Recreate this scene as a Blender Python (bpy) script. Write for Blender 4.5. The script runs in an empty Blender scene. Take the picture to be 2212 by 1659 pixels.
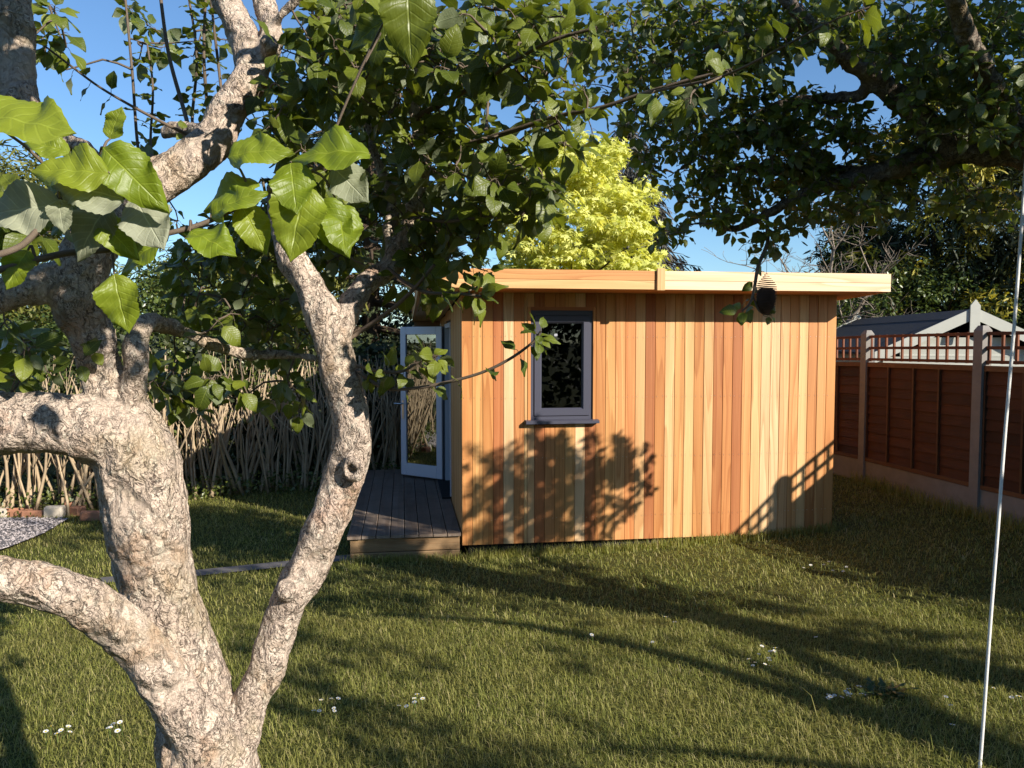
import bpy, math, random
import numpy as np
from mathutils import Vector, Matrix, noise as mnoise

# ------------------------------------------------------------------ camera, sky, sun
scene = bpy.context.scene
COL = scene.collection
F_PX, CX, CY = 1671.0, 1106.0, 829.5            # focal length and centre for a 2212 x 1659 frame
CAM = np.array([0.0, 0.0, 1.9])
TILT = math.atan((829.5 - 737.0) / F_PX)
cam_d = bpy.data.cameras.new('camera')
cam_d.sensor_fit = 'HORIZONTAL'; cam_d.sensor_width = 36.0
cam_d.lens = 36.0 * F_PX / 2212.0
cam_d.clip_start = 0.02; cam_d.clip_end = 2000.0
cam = bpy.data.objects.new('camera', cam_d); COL.objects.link(cam)
cam.location = CAM; cam.rotation_euler = (math.pi / 2 - TILT, 0, 0)
scene.camera = cam

SUN_EL = math.radians(26.0)
SUN_AZ = math.radians(129.5)                     # clockwise from +Y
SUN_TO = np.array([math.sin(SUN_AZ) * math.cos(SUN_EL), math.cos(SUN_AZ) * math.cos(SUN_EL), math.sin(SUN_EL)])
world = bpy.data.worlds.new('World'); scene.world = world; world.use_nodes = True
wn = world.node_tree; wn.nodes.clear()
sky = wn.nodes.new('ShaderNodeTexSky'); sky.sky_type = 'NISHITA'; sky.sun_disc = False
sky.sun_elevation = SUN_EL; sky.sun_rotation = SUN_AZ
sky.air_density = 1.0; sky.dust_density = 0.25; sky.ozone_density = 3.0
bg = wn.nodes.new('ShaderNodeBackground'); bg.inputs['Strength'].default_value = 0.088
wo = wn.nodes.new('ShaderNodeOutputWorld')
tint = wn.nodes.new('ShaderNodeMix'); tint.data_type = 'RGBA'; tint.blend_type = 'MULTIPLY'; tint.inputs[0].default_value = 1.0; tint.inputs[7].default_value = (0.80, 0.98, 1.12, 1.0)
wn.links.new(sky.outputs[0], tint.inputs[6]); wn.links.new(tint.outputs[2], bg.inputs['Color']); wn.links.new(bg.outputs[0], wo.inputs['Surface'])
sd = bpy.data.lights.new('sun', 'SUN'); sd.energy = 5.0; sd.angle = math.radians(0.55); sd.color = (1.0, 0.93, 0.82)
so = bpy.data.objects.new('sun', sd); COL.objects.link(so)
so.rotation_euler = Vector(-SUN_TO).to_track_quat('-Z', 'Y').to_euler()
vs = scene.view_settings
vs.view_transform = 'Standard'; vs.look = 'None'; vs.exposure = 0.78; vs.gamma = 1.0; vs.use_curve_mapping = False
scene.cycles.max_bounces = 6; scene.cycles.transparent_max_bounces = 8
scene.cycles.caustics_reflective = False; scene.cycles.caustics_refractive = False

# ------------------------------------------------------------------ helpers
_ct, _st = math.cos(TILT), math.sin(TILT)
def ray(px, py):
    a, b = px - CX, CY - py
    return np.array([a, F_PX * _ct + b * _st, -F_PX * _st + b * _ct])
def P(px, py, d):                                # the point at world depth y = d on that pixel's ray
    r = ray(px, py); return CAM + r * (d / r[1])
def proj(p):
    p = np.asarray(p, float) - CAM
    q = np.atleast_2d(p)
    zf = q[:, 1] * _ct - q[:, 2] * _st; up = q[:, 1] * _st + q[:, 2] * _ct
    zf = np.where(zf < 1e-3, 1e-3, zf)
    return np.stack([CX + F_PX * q[:, 0] / zf, CY - F_PX * up / zf, zf], 1)
def ground(x, y):
    t = min(max((x - 0.4) / 4.0, 0.0), 1.0)
    z = 0.29 * t * t * min(max((y + 1) / 4.0, 0), 1)
    if abs(x) < 12 and y < 14:
        z += 0.018 * mnoise.noise((x * 0.9, y * 0.9, 3.1))
    return z
def G(px, py):                                   # pixel to ground
    r = ray(px, py); z = 0.0; p = CAM
    for _ in range(8):
        p = CAM + r * ((z - CAM[2]) / r[2]); z = ground(p[0], p[1])
    return p
def on_ground(x, y): return np.array([x, y, ground(x, y)])

def link(o, parent=None):
    COL.objects.link(o)
    if parent is not None: o.parent = parent
    return o
def tag(o, label=None, cat=None, group=None, kind=None):
    if label: o['label'] = label
    if cat: o['category'] = cat
    if group: o['group'] = group
    if kind: o['kind'] = kind
    return o
def empty(name, loc, rz=0.0):
    o = bpy.data.objects.new(name, None); COL.objects.link(o)
    o.empty_display_size = 0.05
    o.location = loc; o.rotation_euler = (0, 0, rz); return o
def fast_mesh(name, V, F, smooth=False, attrs=None, uv=None):
    V = np.ascontiguousarray(V, np.float32); F = np.ascontiguousarray(F, np.int32)
    me = bpy.data.meshes.new(name); k = F.shape[1]; m = len(F)
    me.vertices.add(len(V)); me.vertices.foreach_set('co', V.ravel())
    me.loops.add(m * k); me.loops.foreach_set('vertex_index', F.ravel())
    me.polygons.add(m)
    me.polygons.foreach_set('loop_start', np.arange(0, m * k, k, dtype=np.int32))
    me.polygons.foreach_set('loop_total', np.full(m, k, np.int32))
    if smooth: me.polygons.foreach_set('use_smooth', np.ones(m, bool))
    if uv is not None:
        l = me.uv_layers.new(name='UVMap'); l.data.foreach_set('uv', np.ascontiguousarray(uv[F.ravel()], np.float32).ravel())
    for nm, arr in (attrs or {}).items():
        a = me.attributes.new(nm, 'FLOAT', 'POINT'); a.data.foreach_set('value', np.ascontiguousarray(arr, np.float32))
    me.update(); me.validate(); return me
class MB:
    """collects polygons, then builds one mesh object"""
    def __init__(s): s.v = []; s.f = []; s.m = []; s.mi = 0
    def add(s, vs_, fs_):
        o = len(s.v); s.v += [tuple(float(c) for c in p) for p in vs_]
        s.f += [tuple(i + o for i in f) for f in fs_]; s.m += [s.mi] * len(fs_)
    def box(s, x0, x1, y0, y1, z0, z1, bev=0.0):
        if bev <= 0:
            v = [(x, y, z) for z in (z0, z1) for y in (y0, y1) for x in (x0, x1)]
            f = [(0, 2, 3, 1), (4, 5, 7, 6), (0, 1, 5, 4), (2, 6, 7, 3), (0, 4, 6, 2), (1, 3, 7, 5)]
            s.add(v, f)
        else:                                     # chamfered along every edge
            v = []; ids = {}
            X, Y, Z = (x0, x1), (y0, y1), (z0, z1)
            for i in (0, 1):
                for j in (0, 1):
                    for k in (0, 1):
                        sx, sy, sz = 1 - 2 * i, 1 - 2 * j, 1 - 2 * k
                        for ax in range(3):
                            p = [X[i] + sx * bev, Y[j] + sy * bev, Z[k] + sz * bev]
                            p[ax] = (X[i], Y[j], Z[k])[ax]
                            ids[(i, j, k, ax)] = len(v); v.append(p)
            f = []
            for ax in range(3):
                b, c = (ax + 1) % 3, (ax + 2) % 3
                for sgn in (0, 1):
                    q = []
                    for (u, w) in ((0, 0), (1, 0), (1, 1), (0, 1)):
                        key = [0, 0, 0]; key[ax] = sgn; key[b] = u; key[c] = w
                        q.append(ids[(key[0], key[1], key[2], ax)])
                    f.append(tuple(q if sgn else q[::-1]))
                for u in (0, 1):
                    for w in (0, 1):
                        k0 = [0, 0, 0]; k1 = [0, 0, 0]
                        k0[ax] = 0; k1[ax] = 1; k0[b] = k1[b] = u; k0[c] = k1[c] = w
                        q = [ids[(*k0, b)], ids[(*k1, b)], ids[(*k1, c)], ids[(*k0, c)]]
                        f.append(tuple(q if (u == w) else q[::-1]))
            for i in (0, 1):
                for j in (0, 1):
                    for k in (0, 1):
                        q = [ids[(i, j, k, a)] for a in range(3)]
                        f.append(tuple(q if (i + j + k) % 2 else q[::-1]))
            s.add(v, f)
    def prism(s, prof, axis, a, b):               # profile of 2D points extruded along an axis (0 x, 1 y, 2 z)
        n = len(prof); v = []
        for t in (a, b):
            for (p, q) in prof:
                v.append({0: (t, p, q), 1: (p, t, q), 2: (p, q, t)}[axis])
        f = [(i, (i + 1) % n, n + (i + 1) % n, n + i) for i in range(n)]
        f += [tuple(range(n))[::-1], tuple(range(n, 2 * n))]
        s.add(v, f)
    def tube(s, pts, rad, seg=8, cap=True):
        v, f = tube_geo(pts, rad, seg, cap); s.add(v, f)
    def build(s, name, mats, parent=None, smooth=False, recalc=False):
        me = bpy.data.meshes.new(name); me.from_pydata(s.v, [], s.f)
        for m in (mats if isinstance(mats, (list, tuple)) else [mats]): me.materials.append(m)
        if any(s.m): me.polygons.foreach_set('material_index', s.m)
        if recalc:
            import bmesh
            bm = bmesh.new(); bm.from_mesh(me); bmesh.ops.recalc_face_normals(bm, faces=bm.faces); bm.to_mesh(me); bm.free()
        if smooth: me.polygons.foreach_set('use_smooth', [True] * len(me.polygons))
        me.update()
        return link(bpy.data.objects.new(name, me), parent)
def frames(pts):
    pts = np.asarray(pts, float); n = len(pts)
    t = np.gradient(pts, axis=0); t /= np.linalg.norm(t, axis=1)[:, None] + 1e-9
    a = np.array([0, 0, 1.0]) if abs(t[0][2]) < 0.9 else np.array([1.0, 0, 0])
    u = np.cross(t[0], a); u /= np.linalg.norm(u); U = [u]
    for i in range(1, n):
        u = U[-1] - t[i] * np.dot(U[-1], t[i]); u /= np.linalg.norm(u) + 1e-9; U.append(u)
    U = np.array(U); return t, U, np.cross(t, U)
def tube_geo(pts, rad, seg=8, cap=True):
    pts = np.asarray(pts, float); n = len(pts); rad = np.broadcast_to(np.asarray(rad, float), (n,))
    t, U, W = frames(pts)
    an = np.arange(seg) * 2 * math.pi / seg
    v = (pts[:, None] + rad[:, None, None] * (np.cos(an)[None, :, None] * U[:, None] + np.sin(an)[None, :, None] * W[:, None])).reshape(-1, 3)
    f = []
    for i in range(n - 1):
        for j in range(seg):
            a, b = i * seg + j, i * seg + (j + 1) % seg
            f.append((a, b, b + seg, a + seg))
    if cap: f += [tuple(range(seg))[::-1], tuple(range((n - 1) * seg, n * seg))]
    return v.tolist(), f
def smooth_line(pts, n=6):                        # Catmull-Rom through rows of any width
    p = np.asarray(pts, float)
    if len(p) < 3: 
        t = np.linspace(0, 1, n + 1)[:, None]; return p[0] * (1 - t) + p[1] * t
    q = np.vstack([2 * p[0] - p[1], p, 2 * p[-1] - p[-2]]); out = []
    for i in range(1, len(q) - 2):
        for k in range(n):
            t = k / n
            out.append(0.5 * (2 * q[i] + (q[i + 1] - q[i - 1]) * t + (2 * q[i - 1] - 5 * q[i] + 4 * q[i + 1] - q[i + 2]) * t * t
                              + (3 * q[i] - q[i - 1] - 3 * q[i + 1] + q[i + 2]) * t ** 3))
    out.append(p[-1]); return np.array(out)

# ------------------------------------------------------------------ material helpers
def new_mat(name):
    m = bpy.data.materials.new(name); m.use_nodes = True; nt = m.node_tree; nt.nodes.clear()
    out = nt.nodes.new('ShaderNodeOutputMaterial'); return m, nt, out
def nd(nt, kind, _in=None, **props):
    n = nt.nodes.new(kind)
    for k, v in props.items(): setattr(n, k, v)
    for k, v in (_in or {}).items():
        s = n.inputs[k]
        if isinstance(v, bpy.types.NodeSocket): nt.links.new(v, s)
        elif isinstance(v, bpy.types.Node): nt.links.new(v.outputs[0], s)
        else: s.default_value = v
    return n
def rgba(c): return (c[0], c[1], c[2], 1.0)
def mixc(nt, fac, a, b, blend='MIX'):
    n = nt.nodes.new('ShaderNodeMix'); n.data_type = 'RGBA'; n.blend_type = blend; n.clamp_factor = True
    for s, v in ((n.inputs[0], fac), (n.inputs[6], a), (n.inputs[7], b)):
        if isinstance(v, bpy.types.NodeSocket): nt.links.new(v, s)
        elif isinstance(v, (int, float)): s.default_value = v
        else: s.default_value = rgba(v)
    return n.outputs[2]
def ramp(nt, fac, stops, interp='LINEAR'):
    n = nt.nodes.new('ShaderNodeValToRGB'); n.color_ramp.interpolation = interp
    el = n.color_ramp.elements
    while len(el) < len(stops): el.new(0.5)
    for e, (p, c) in zip(el, stops):
        e.position = p; e.color = rgba(c) if len(c) == 3 else c
    nt.links.new(fac, n.inputs[0]); return n.outputs[0]
def mth(nt, op, a, b=None, c=None):
    n = nt.nodes.new('ShaderNodeMath'); n.operation = op
    for s, v in zip(n.inputs, (a, b, c)):
        if v is None: continue
        if isinstance(v, bpy.types.NodeSocket): nt.links.new(v, s)
        else: s.default_value = v
    return n.outputs[0]
def coords(nt, scale=(1, 1, 1), kind='Object', rand=True):
    tc = nt.nodes.new('ShaderNodeTexCoord'); src = tc.outputs[kind]
    if rand:
        oi = nt.nodes.new('ShaderNodeObjectInfo')
        off = nd(nt, 'ShaderNodeVectorMath', {0: oi.outputs['Random'], 1: (37.0, 91.0, 53.0)}, operation='MULTIPLY')
        src = nd(nt, 'ShaderNodeVectorMath', {0: src, 1: off.outputs[0]}, operation='ADD').outputs[0]
    return nd(nt, 'ShaderNodeVectorMath', {0: src, 1: scale}, operation='MULTIPLY').outputs[0]
def noise_t(nt, vec, scale, detail=4, rough=0.55, dist=0.0):
    n = nd(nt, 'ShaderNodeTexNoise', {'Vector': vec, 'Scale': scale, 'Detail': detail, 'Roughness': rough, 'Distortion': dist})
    return n.outputs['Fac']
def bump(nt, h, strength=0.5, dist=0.01, normal=None):
    i = {'Height': h, 'Strength': strength, 'Distance': dist}
    if normal is not None: i['Normal'] = normal
    return nd(nt, 'ShaderNodeBump', i).outputs[0]
def finish(nt, out, col, rough=0.6, normal=None, spec=0.4, metallic=0.0, **kw):
    i = {'Base Color': col if isinstance(col, bpy.types.NodeSocket) else rgba(col), 'Roughness': rough,
         'Specular IOR Level': spec, 'Metallic': metallic}
    if normal is not None: i['Normal'] = normal
    i.update(kw)
    b = nd(nt, 'ShaderNodeBsdfPrincipled', i); nt.links.new(b.outputs[0], out.inputs[0]); return b

def mat_wood(name, use_obj_color=True, base=(0.5, 0.25, 0.1), axis=2, grain=1.0, ring=9.0, rough=0.55, wear=0.0, contrast=0.45):
    """sawn wood; the grain runs along one local axis, tint from the object's own colour"""
    m, nt, out = new_mat(name)
    sc = [16.0, 16.0, 16.0]; sc[axis] = 0.8
    v = coords(nt, tuple(sc))
    n1 = noise_t(nt, v, 0.35 * grain, 2, 0.4, 0.3)
    rings = mth(nt, 'FRACT', mth(nt, 'MULTIPLY', n1, ring))
    rings = ramp(nt, rings, [(0.0, (0, 0, 0)), (0.72, (0.55, 0.55, 0.55)), (0.93, (1, 1, 1)), (1.0, (0, 0, 0))])
    sc2 = [120.0, 120.0, 120.0]; sc2[axis] = 2.2
    v2 = coords(nt, tuple(sc2)); n2 = noise_t(nt, v2, 1.0, 3, 0.6)
    n3 = noise_t(nt, coords(nt, (1.5, 1.5, 1.5)), 1.0, 3, 0.5)
    if use_obj_color:
        oi = nt.nodes.new('ShaderNodeObjectInfo'); b = oi.outputs['Color']
    else:
        rg = nt.nodes.new('ShaderNodeRGB'); rg.outputs[0].default_value = rgba(base); b = rg.outputs[0]
    dark = mixc(nt, 1.0, b, (0.52, 0.36, 0.25), 'MULTIPLY')
    c = mixc(nt, mth(nt, 'MULTIPLY', rings, contrast), b, dark)
    c = mixc(nt, mth(nt, 'MULTIPLY', ramp(nt, n2, [(0.35, (0, 0, 0)), (0.75, (1, 1, 1))]), 0.34), c, dark)
    c = mixc(nt, mth(nt, 'MULTIPLY', ramp(nt, n3, [(0.3, (0, 0, 0)), (0.7, (1, 1, 1))]), 0.22), c, mixc(nt, 1.0, b, (0.75, 0.5, 0.35), 'MULTIPLY'))
    if wear > 0:
        c = mixc(nt, mth(nt, 'MULTIPLY', ramp(nt, noise_t(nt, coords(nt, (5, 5, 5)), 1.0, 5, 0.65), [(0.4, (0, 0, 0)), (0.65, (1, 1, 1))]), wear), c, mixc(nt, 1.0, b, (0.45, 0.42, 0.4), 'MULTIPLY'))
    h = mth(nt, 'ADD', mth(nt, 'MULTIPLY', rings, 0.5), n2)
    finish(nt, out, c, rough, bump(nt, h, 0.22, 0.004), spec=0.35)
    return m
def mat_plain(name, col, rough=0.5, var=0.12, scale=6.0, spec=0.4, metallic=0.0, bmp=0.1):
    m, nt, out = new_mat(name)
    v = coords(nt); n = noise_t(nt, v, scale, 5, 0.6)
    a = tuple(c * (1 - var) for c in col); b = tuple(min(1, c * (1 + var)) for c in col)
    c = mixc(nt, n, a, b)
    n2 = noise_t(nt, v, scale * 18, 3, 0.6)
    finish(nt, out, c, rough, bump(nt, n2, bmp, 0.003), spec=spec, metallic=metallic); return m
def mat_leaf(name, c1, c2, under=None, trans=0.35, rough=0.42, veins=False, spec=0.45, tcol=None):
    m, nt, out = new_mat(name)
    at = nd(nt, 'ShaderNodeAttribute', attribute_name='rnd'); oi = nt.nodes.new('ShaderNodeObjectInfo')
    r = mth(nt, 'FRACT', mth(nt, 'ADD', at.outputs['Fac'], oi.outputs['Random']))
    c = mixc(nt, r, c1, c2)
    nrm = None
    if veins:
        tc = nt.nodes.new('ShaderNodeTexCoord'); sp = nd(nt, 'ShaderNodeSeparateXYZ', {0: tc.outputs['UV']})
        au = mth(nt, 'ABSOLUTE', sp.outputs[0])
        mid = mth(nt, 'SUBTRACT', 1.0, mth(nt, 'MULTIPLY', au, 18.0)); mid = mth(nt, 'MAXIMUM', mid, 0.0)
        side = mth(nt, 'FRACT', mth(nt, 'MULTIPLY', mth(nt, 'SUBTRACT', sp.outputs[1], mth(nt, 'MULTIPLY', au, 0.22)), 9.0))
        side = mth(nt, 'MAXIMUM', mth(nt, 'SUBTRACT', 1.0, mth(nt, 'MULTIPLY', mth(nt, 'ABSOLUTE', mth(nt, 'SUBTRACT', side, 0.5)), 7.0)), 0.0)
        vn = mth(nt, 'MAXIMUM', mid, mth(nt, 'MULTIPLY', side, 0.32))
        c = mixc(nt, mth(nt, 'MULTIPLY', vn, 0.55), c, tuple(min(1, x * 1.9 + 0.03) for x in c2))
        nz = noise_t(nt, tc.outputs['UV'], 7.0, 3, 0.5)
        c = mixc(nt, mth(nt, 'MULTIPLY', nz, 0.35), c, tuple(x * 0.6 for x in c1))
        nrm = bump(nt, mth(nt, 'SUBTRACT', mth(nt, 'MULTIPLY', nz, 0.7), vn), 0.45, 0.003)
    tco = mixc(nt, 1.0, c, tcol or (1.35, 1.3, 0.55), 'MULTIPLY')
    if under is not None:
        gm = nt.nodes.new('ShaderNodeNewGeometry')
        c = mixc(nt, gm.outputs['Backfacing'], c, under)
    i = {'Base Color': c, 'Roughness': rough, 'Specular IOR Level': spec}
    if nrm is not None: i['Normal'] = nrm
    b = nd(nt, 'ShaderNodeBsdfPrincipled', i); t = nd(nt, 'ShaderNodeBsdfTranslucent', {'Color': tco})
    ms = nd(nt, 'ShaderNodeMixShader', {0: trans, 1: b.outputs[0], 2: t.outputs[0]})
    nt.links.new(ms.outputs[0], out.inputs[0]); return m

def mat_bark(name, c_pale, c_mid, c_dark, scale=1.0, lichen=0.3, moss=0.25):
    """flaking bark: layered plates whose broken edges follow the contours of a warped noise"""
    m, nt, out = new_mat(name)
    v = coords(nt, rand=False)
    wn_ = nd(nt, 'ShaderNodeTexNoise', {'Vector': v, 'Scale': 34 * scale, 'Detail': 3})
    wv = nd(nt, 'ShaderNodeVectorMath', {0: v, 1: nd(nt, 'ShaderNodeVectorMath', {0: wn_.outputs['Color'], 1: (0.035 / scale,) * 3}, operation='MULTIPLY').outputs[0]}, operation='ADD').outputs[0]
    wv = nd(nt, 'ShaderNodeVectorMath', {0: wv, 1: (1, 1, 0.6)}, operation='MULTIPLY').outputs[0]
    a = noise_t(nt, wv, 25 * scale, 3, 0.55, 0.8); b2 = noise_t(nt, wv, 70 * scale, 4, 0.7, 0.6)
    lay = mth(nt, 'MULTIPLY', a, 7.0); fr = mth(nt, 'FRACT', lay); fl = mth(nt, 'FLOOR', lay)
    edge = ramp(nt, fr, [(0.0, (0, 0, 0)), (0.13, (0.2, 0.2, 0.2)), (0.2, (1, 1, 1)), (1.0, (1, 1, 1))])
    lay2 = mth(nt, 'FRACT', mth(nt, 'MULTIPLY', b2, 6.0)); edge2 = ramp(nt, lay2, [(0.0, (0.35, 0.35, 0.35)), (0.13, (0.4, 0.4, 0.4)), (0.18, (1, 1, 1)), (1.0, (1, 1, 1))])
    calm = ramp(nt, noise_t(nt, v, 4.5 * scale, 3, 0.55, 0.6), [(0.53, (0, 0, 0)), (0.62, (1, 1, 1))])   # smooth skin where plates have fallen
    tone = mth(nt, 'FRACT', mth(nt, 'MULTIPLY', fl, 0.377))
    c = mixc(nt, tone, c_mid, c_pale)
    big = noise_t(nt, v, 7 * scale, 4, 0.6)
    c = mixc(nt, mth(nt, 'MULTIPLY', ramp(nt, big, [(0.4, (0, 0, 0)), (0.62, (1, 1, 1))]), 0.6), c, c_mid)
    red = tuple(x * y for x, y in zip(c_mid, (0.85, 0.58, 0.56)))
    c = mixc(nt, mth(nt, 'MULTIPLY', ramp(nt, noise_t(nt, v, 6.0 * scale, 4, 0.65), [(0.55, (0, 0, 0)), (0.68, (1, 1, 1))]), 0.6), c, red)
    cr = mth(nt, 'MAXIMUM', mth(nt, 'MULTIPLY', edge, edge2), mth(nt, 'MULTIPLY', calm, 0.8))
    c = mixc(nt, mth(nt, 'MULTIPLY', mth(nt, 'SUBTRACT', 1.0, cr), 0.72), c, c_dark)
    c = mixc(nt, mth(nt, 'MULTIPLY', ramp(nt, noise_t(nt, v, 38 * scale, 4, 0.7), [(0.56, (0, 0, 0)), (0.64, (1, 1, 1))]), lichen), c, (0.60, 0.57, 0.46))
    c = mixc(nt, mth(nt, 'MULTIPLY', ramp(nt, noise_t(nt, v, 3.0 * scale, 5, 0.68), [(0.50, (0, 0, 0)), (0.63, (1, 1, 1))]), moss), c, (0.26, 0.22, 0.07))
    pit = ramp(nt, noise_t(nt, wv, 80 * scale, 3, 0.65, 0.6), [(0.34, (1, 1, 1)), (0.40, (0, 0, 0))])
    pit = mth(nt, 'MULTIPLY', pit, mth(nt, 'SUBTRACT', 1.0, mth(nt, 'MULTIPLY', calm, 0.7)))
    c = mixc(nt, mth(nt, 'MULTIPLY', pit, 0.75), c, c_dark)
    h = mth(nt, 'ADD', mth(nt, 'MULTIPLY', mth(nt, 'ADD', lay, mth(nt, 'MULTIPLY', edge, 0.6)), mth(nt, 'SUBTRACT', 1.0, mth(nt, 'MULTIPLY', calm, 0.75))), mth(nt, 'MULTIPLY', edge2, 0.3))
    h = mth(nt, 'ADD', h, mth(nt, 'MULTIPLY', noise_t(nt, v, 140 * scale, 3, 0.7), 0.35))
    h = mth(nt, 'SUBTRACT', h, mth(nt, 'MULTIPLY', pit, 1.0))
    finish(nt, out, c, 0.85, bump(nt, h, 0.9, 0.006 / scale), spec=0.2); return m
# ------------------------------------------------------------------ materials of the place
M = {}
M['cedar'] = mat_wood('cedar_board', ring=8.0, contrast=0.62)
M['cedar_h'] = mat_wood('cedar_board_horizontal', axis=0, ring=9.0, contrast=0.55)
M['cedar_y'] = mat_wood('cedar_board_depth', axis=1, ring=7.0)
M['deck'] = mat_wood('weathered_decking', axis=1, ring=6.0, rough=0.7, wear=0.5)
M['deck_x'] = mat_wood('decking_fascia', axis=0, ring=6.0, rough=0.7, wear=0.5)
M['fence'] = mat_wood('stained_fence_wood', axis=1, ring=7.0, rough=0.75, wear=0.6)
M['fence_z'] = mat_wood('stained_fence_upright', axis=2, ring=7.0, rough=0.75, wear=0.6)
M['anthracite'] = mat_plain('anthracite_plastic', (0.06, 0.06, 0.085), 0.38, 0.05, 3.0, 0.5, bmp=0.02)
M['upvc'] = mat_plain('white_plastic', (0.58, 0.59, 0.66), 0.35, 0.03, 3.0, 0.5, bmp=0.02)
M['upvc_grey'] = mat_plain('grey_plastic_edge', (0.2, 0.21, 0.24), 0.4, 0.05, 3.0, 0.5, bmp=0.02)
M['black'] = mat_plain('black_membrane', (0.015, 0.014, 0.014), 0.8, 0.3, 9.0, 0.3)
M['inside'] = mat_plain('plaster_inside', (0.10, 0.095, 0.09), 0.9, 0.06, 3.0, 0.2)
M['steel'] = mat_plain('brushed_steel', (0.55, 0.55, 0.56), 0.3, 0.08, 20.0, 0.5, 1.0)
M['concrete'] = mat_plain('cast_concrete', (0.24, 0.22, 0.2), 0.9, 0.25, 9.0, 0.2, bmp=0.5)
M['shed'] = mat_plain('sage_grey_paint', (0.42, 0.42, 0.37), 0.6, 0.08, 8.0, 0.3, bmp=0.2)
M['felt'] = mat_plain('roofing_felt', (0.05, 0.05, 0.056), 0.9, 0.2, 12.0, 0.2, bmp=0.7)
M['brick'] = mat_plain('old_brick', (0.36, 0.17, 0.10), 0.9, 0.35, 25.0, 0.2, bmp=0.6)
M['stone'] = mat_plain('pale_stone', (0.5, 0.43, 0.34), 0.9, 0.3, 18.0, 0.2, bmp=0.6)
M['slab'] = mat_plain('grey_paving', (0.13, 0.12, 0.12), 0.9, 0.3, 8.0, 0.2, bmp=0.5)
M['rust'] = mat_plain('rusty_wire', (0.06, 0.032, 0.02), 0.75, 0.5, 60.0, 0.3)
M['cord'] = mat_plain('white_cord', (0.72, 0.7, 0.66), 0.6, 0.15, 90.0, 0.3, bmp=0.6)
M['trunk_far'] = mat_plain('far_trunk', (0.07, 0.05, 0.035), 0.95, 0.4, 14.0, 0.1, bmp=0.8)
def glass_mat(name, refl, tint):
    m, nt, out = new_mat(name)
    lw = nd(nt, 'ShaderNodeLayerWeight', {'Blend': 0.35})
    tr = nd(nt, 'ShaderNodeBsdfTransparent', {'Color': rgba(tint)}); gl = nd(nt, 'ShaderNodeBsdfGlossy', {'Color': (0.9, 0.93, 0.92, 1), 'Roughness': 0.0})
    nz = noise_t(nt, coords(nt), 1.5, 1, 0.4); nt.links.new(bump(nt, nz, 0.04, 0.02), gl.inputs['Normal'])
    f = mth(nt, 'ADD', mth(nt, 'MULTIPLY', lw.outputs['Fresnel'], 0.9), refl)
    ms = nd(nt, 'ShaderNodeMixShader', {0: f, 1: tr.outputs[0], 2: gl.outputs[0]})
    nt.links.new(ms.outputs[0], out.inputs[0]); return m
M['glass'] = glass_mat('door_glass', 0.30, (0.55, 0.58, 0.56))
M['glass_dark'] = glass_mat('window_glass', 0.02, (0.25, 0.25, 0.25))

# lawn soil under the blades
def lawn_mat():
    m, nt, out = new_mat('lawn_turf')
    v = coords(nt, rand=False)
    n1 = noise_t(nt, v, 1.3, 5, 0.6); n2 = noise_t(nt, v, 30, 4, 0.7)
    c = mixc(nt, ramp(nt, n1, [(0.35, (0, 0, 0)), (0.7, (1, 1, 1))]), (0.085, 0.10, 0.026), (0.13, 0.125, 0.04))
    c = mixc(nt, ramp(nt, n2, [(0.4, (0, 0, 0)), (0.7, (1, 1, 1))]), mixc(nt, 1.0, c, (0.5, 0.48, 0.42), 'MULTIPLY'), c)
    finish(nt, out, c, 0.95, bump(nt, n2, 0.8, 0.02), spec=0.1); return m
M['lawn'] = lawn_mat()
def gravel_mat():
    m, nt, out = new_mat('gravel')
    at = nd(nt, 'ShaderNodeAttribute', attribute_name='rnd')
    c = ramp(nt, at.outputs['Fac'], [(0, (0.20, 0.17, 0.16)), (0.5, (0.38, 0.33, 0.31)), (1, (0.55, 0.48, 0.45))])
    finish(nt, out, c, 0.85, spec=0.2); return m
M['gravel'] = gravel_mat()

# ------------------------------------------------------------------ ground sheet
xs = np.concatenate([[-900, -300, -90, -40, -22], np.linspace(-14, 14, 113), [22, 40, 90, 300, 900]])
ys = np.concatenate([[-900, -200, -40, -12, -5], np.linspace(-3, 15, 73), [18, 24, 40, 90, 300, 900]])
gv = np.array([[x, y, ground(x, y)] for y in ys for x in xs]); nx = len(xs)
gf = np.array([[j * nx + i, j * nx + i + 1, (j + 1) * nx + i + 1, (j + 1) * nx + i] for j in range(len(ys) - 1) for i in range(nx - 1)])
me = fast_mesh('lawn', gv, gf, True); me.materials.append(M['lawn'])
tag(link(bpy.data.objects.new('lawn', me)), 'sloping back garden lawn with tree shadows across it', 'lawn', kind='structure')

# ------------------------------------------------------------------ garden room
ALPHA = math.atan2(0.49, 3.46)
AX, AY = -0.44, 6.74
_t = np.array([math.cos(ALPHA), math.sin(ALPHA)]); _n = np.array([-math.sin(ALPHA), math.cos(ALPHA)])
def room_pt(u, v, z): return np.array([AX + u * _t[0] + v * _n[0], AY + u * _t[1] + v * _n[1], z])
room = empty('garden_room', (AX, AY, 0), ALPHA)
tag(room, 'flat roofed cedar clad garden room with dark grey window', 'garden room')
W_, D_, ZB, ZT = 3.5, 3.75, 0.10, 2.36
soff = lambda y: 2.335 - 0.04 * (y + 0.40)        # the roof falls to the rear
WX0, WX1, WZ0, WZ1 = 0.612, 1.172, 1.205, 2.172   # window opening
DY0, DY1, DZ1 = 1.50, 2.53, 2.10                  # doorway in the left wall
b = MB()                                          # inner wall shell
def shell(x0, x1, y0, y1, z0, z1): b.box(x0, x1, y0, y1, z0, z1)
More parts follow.
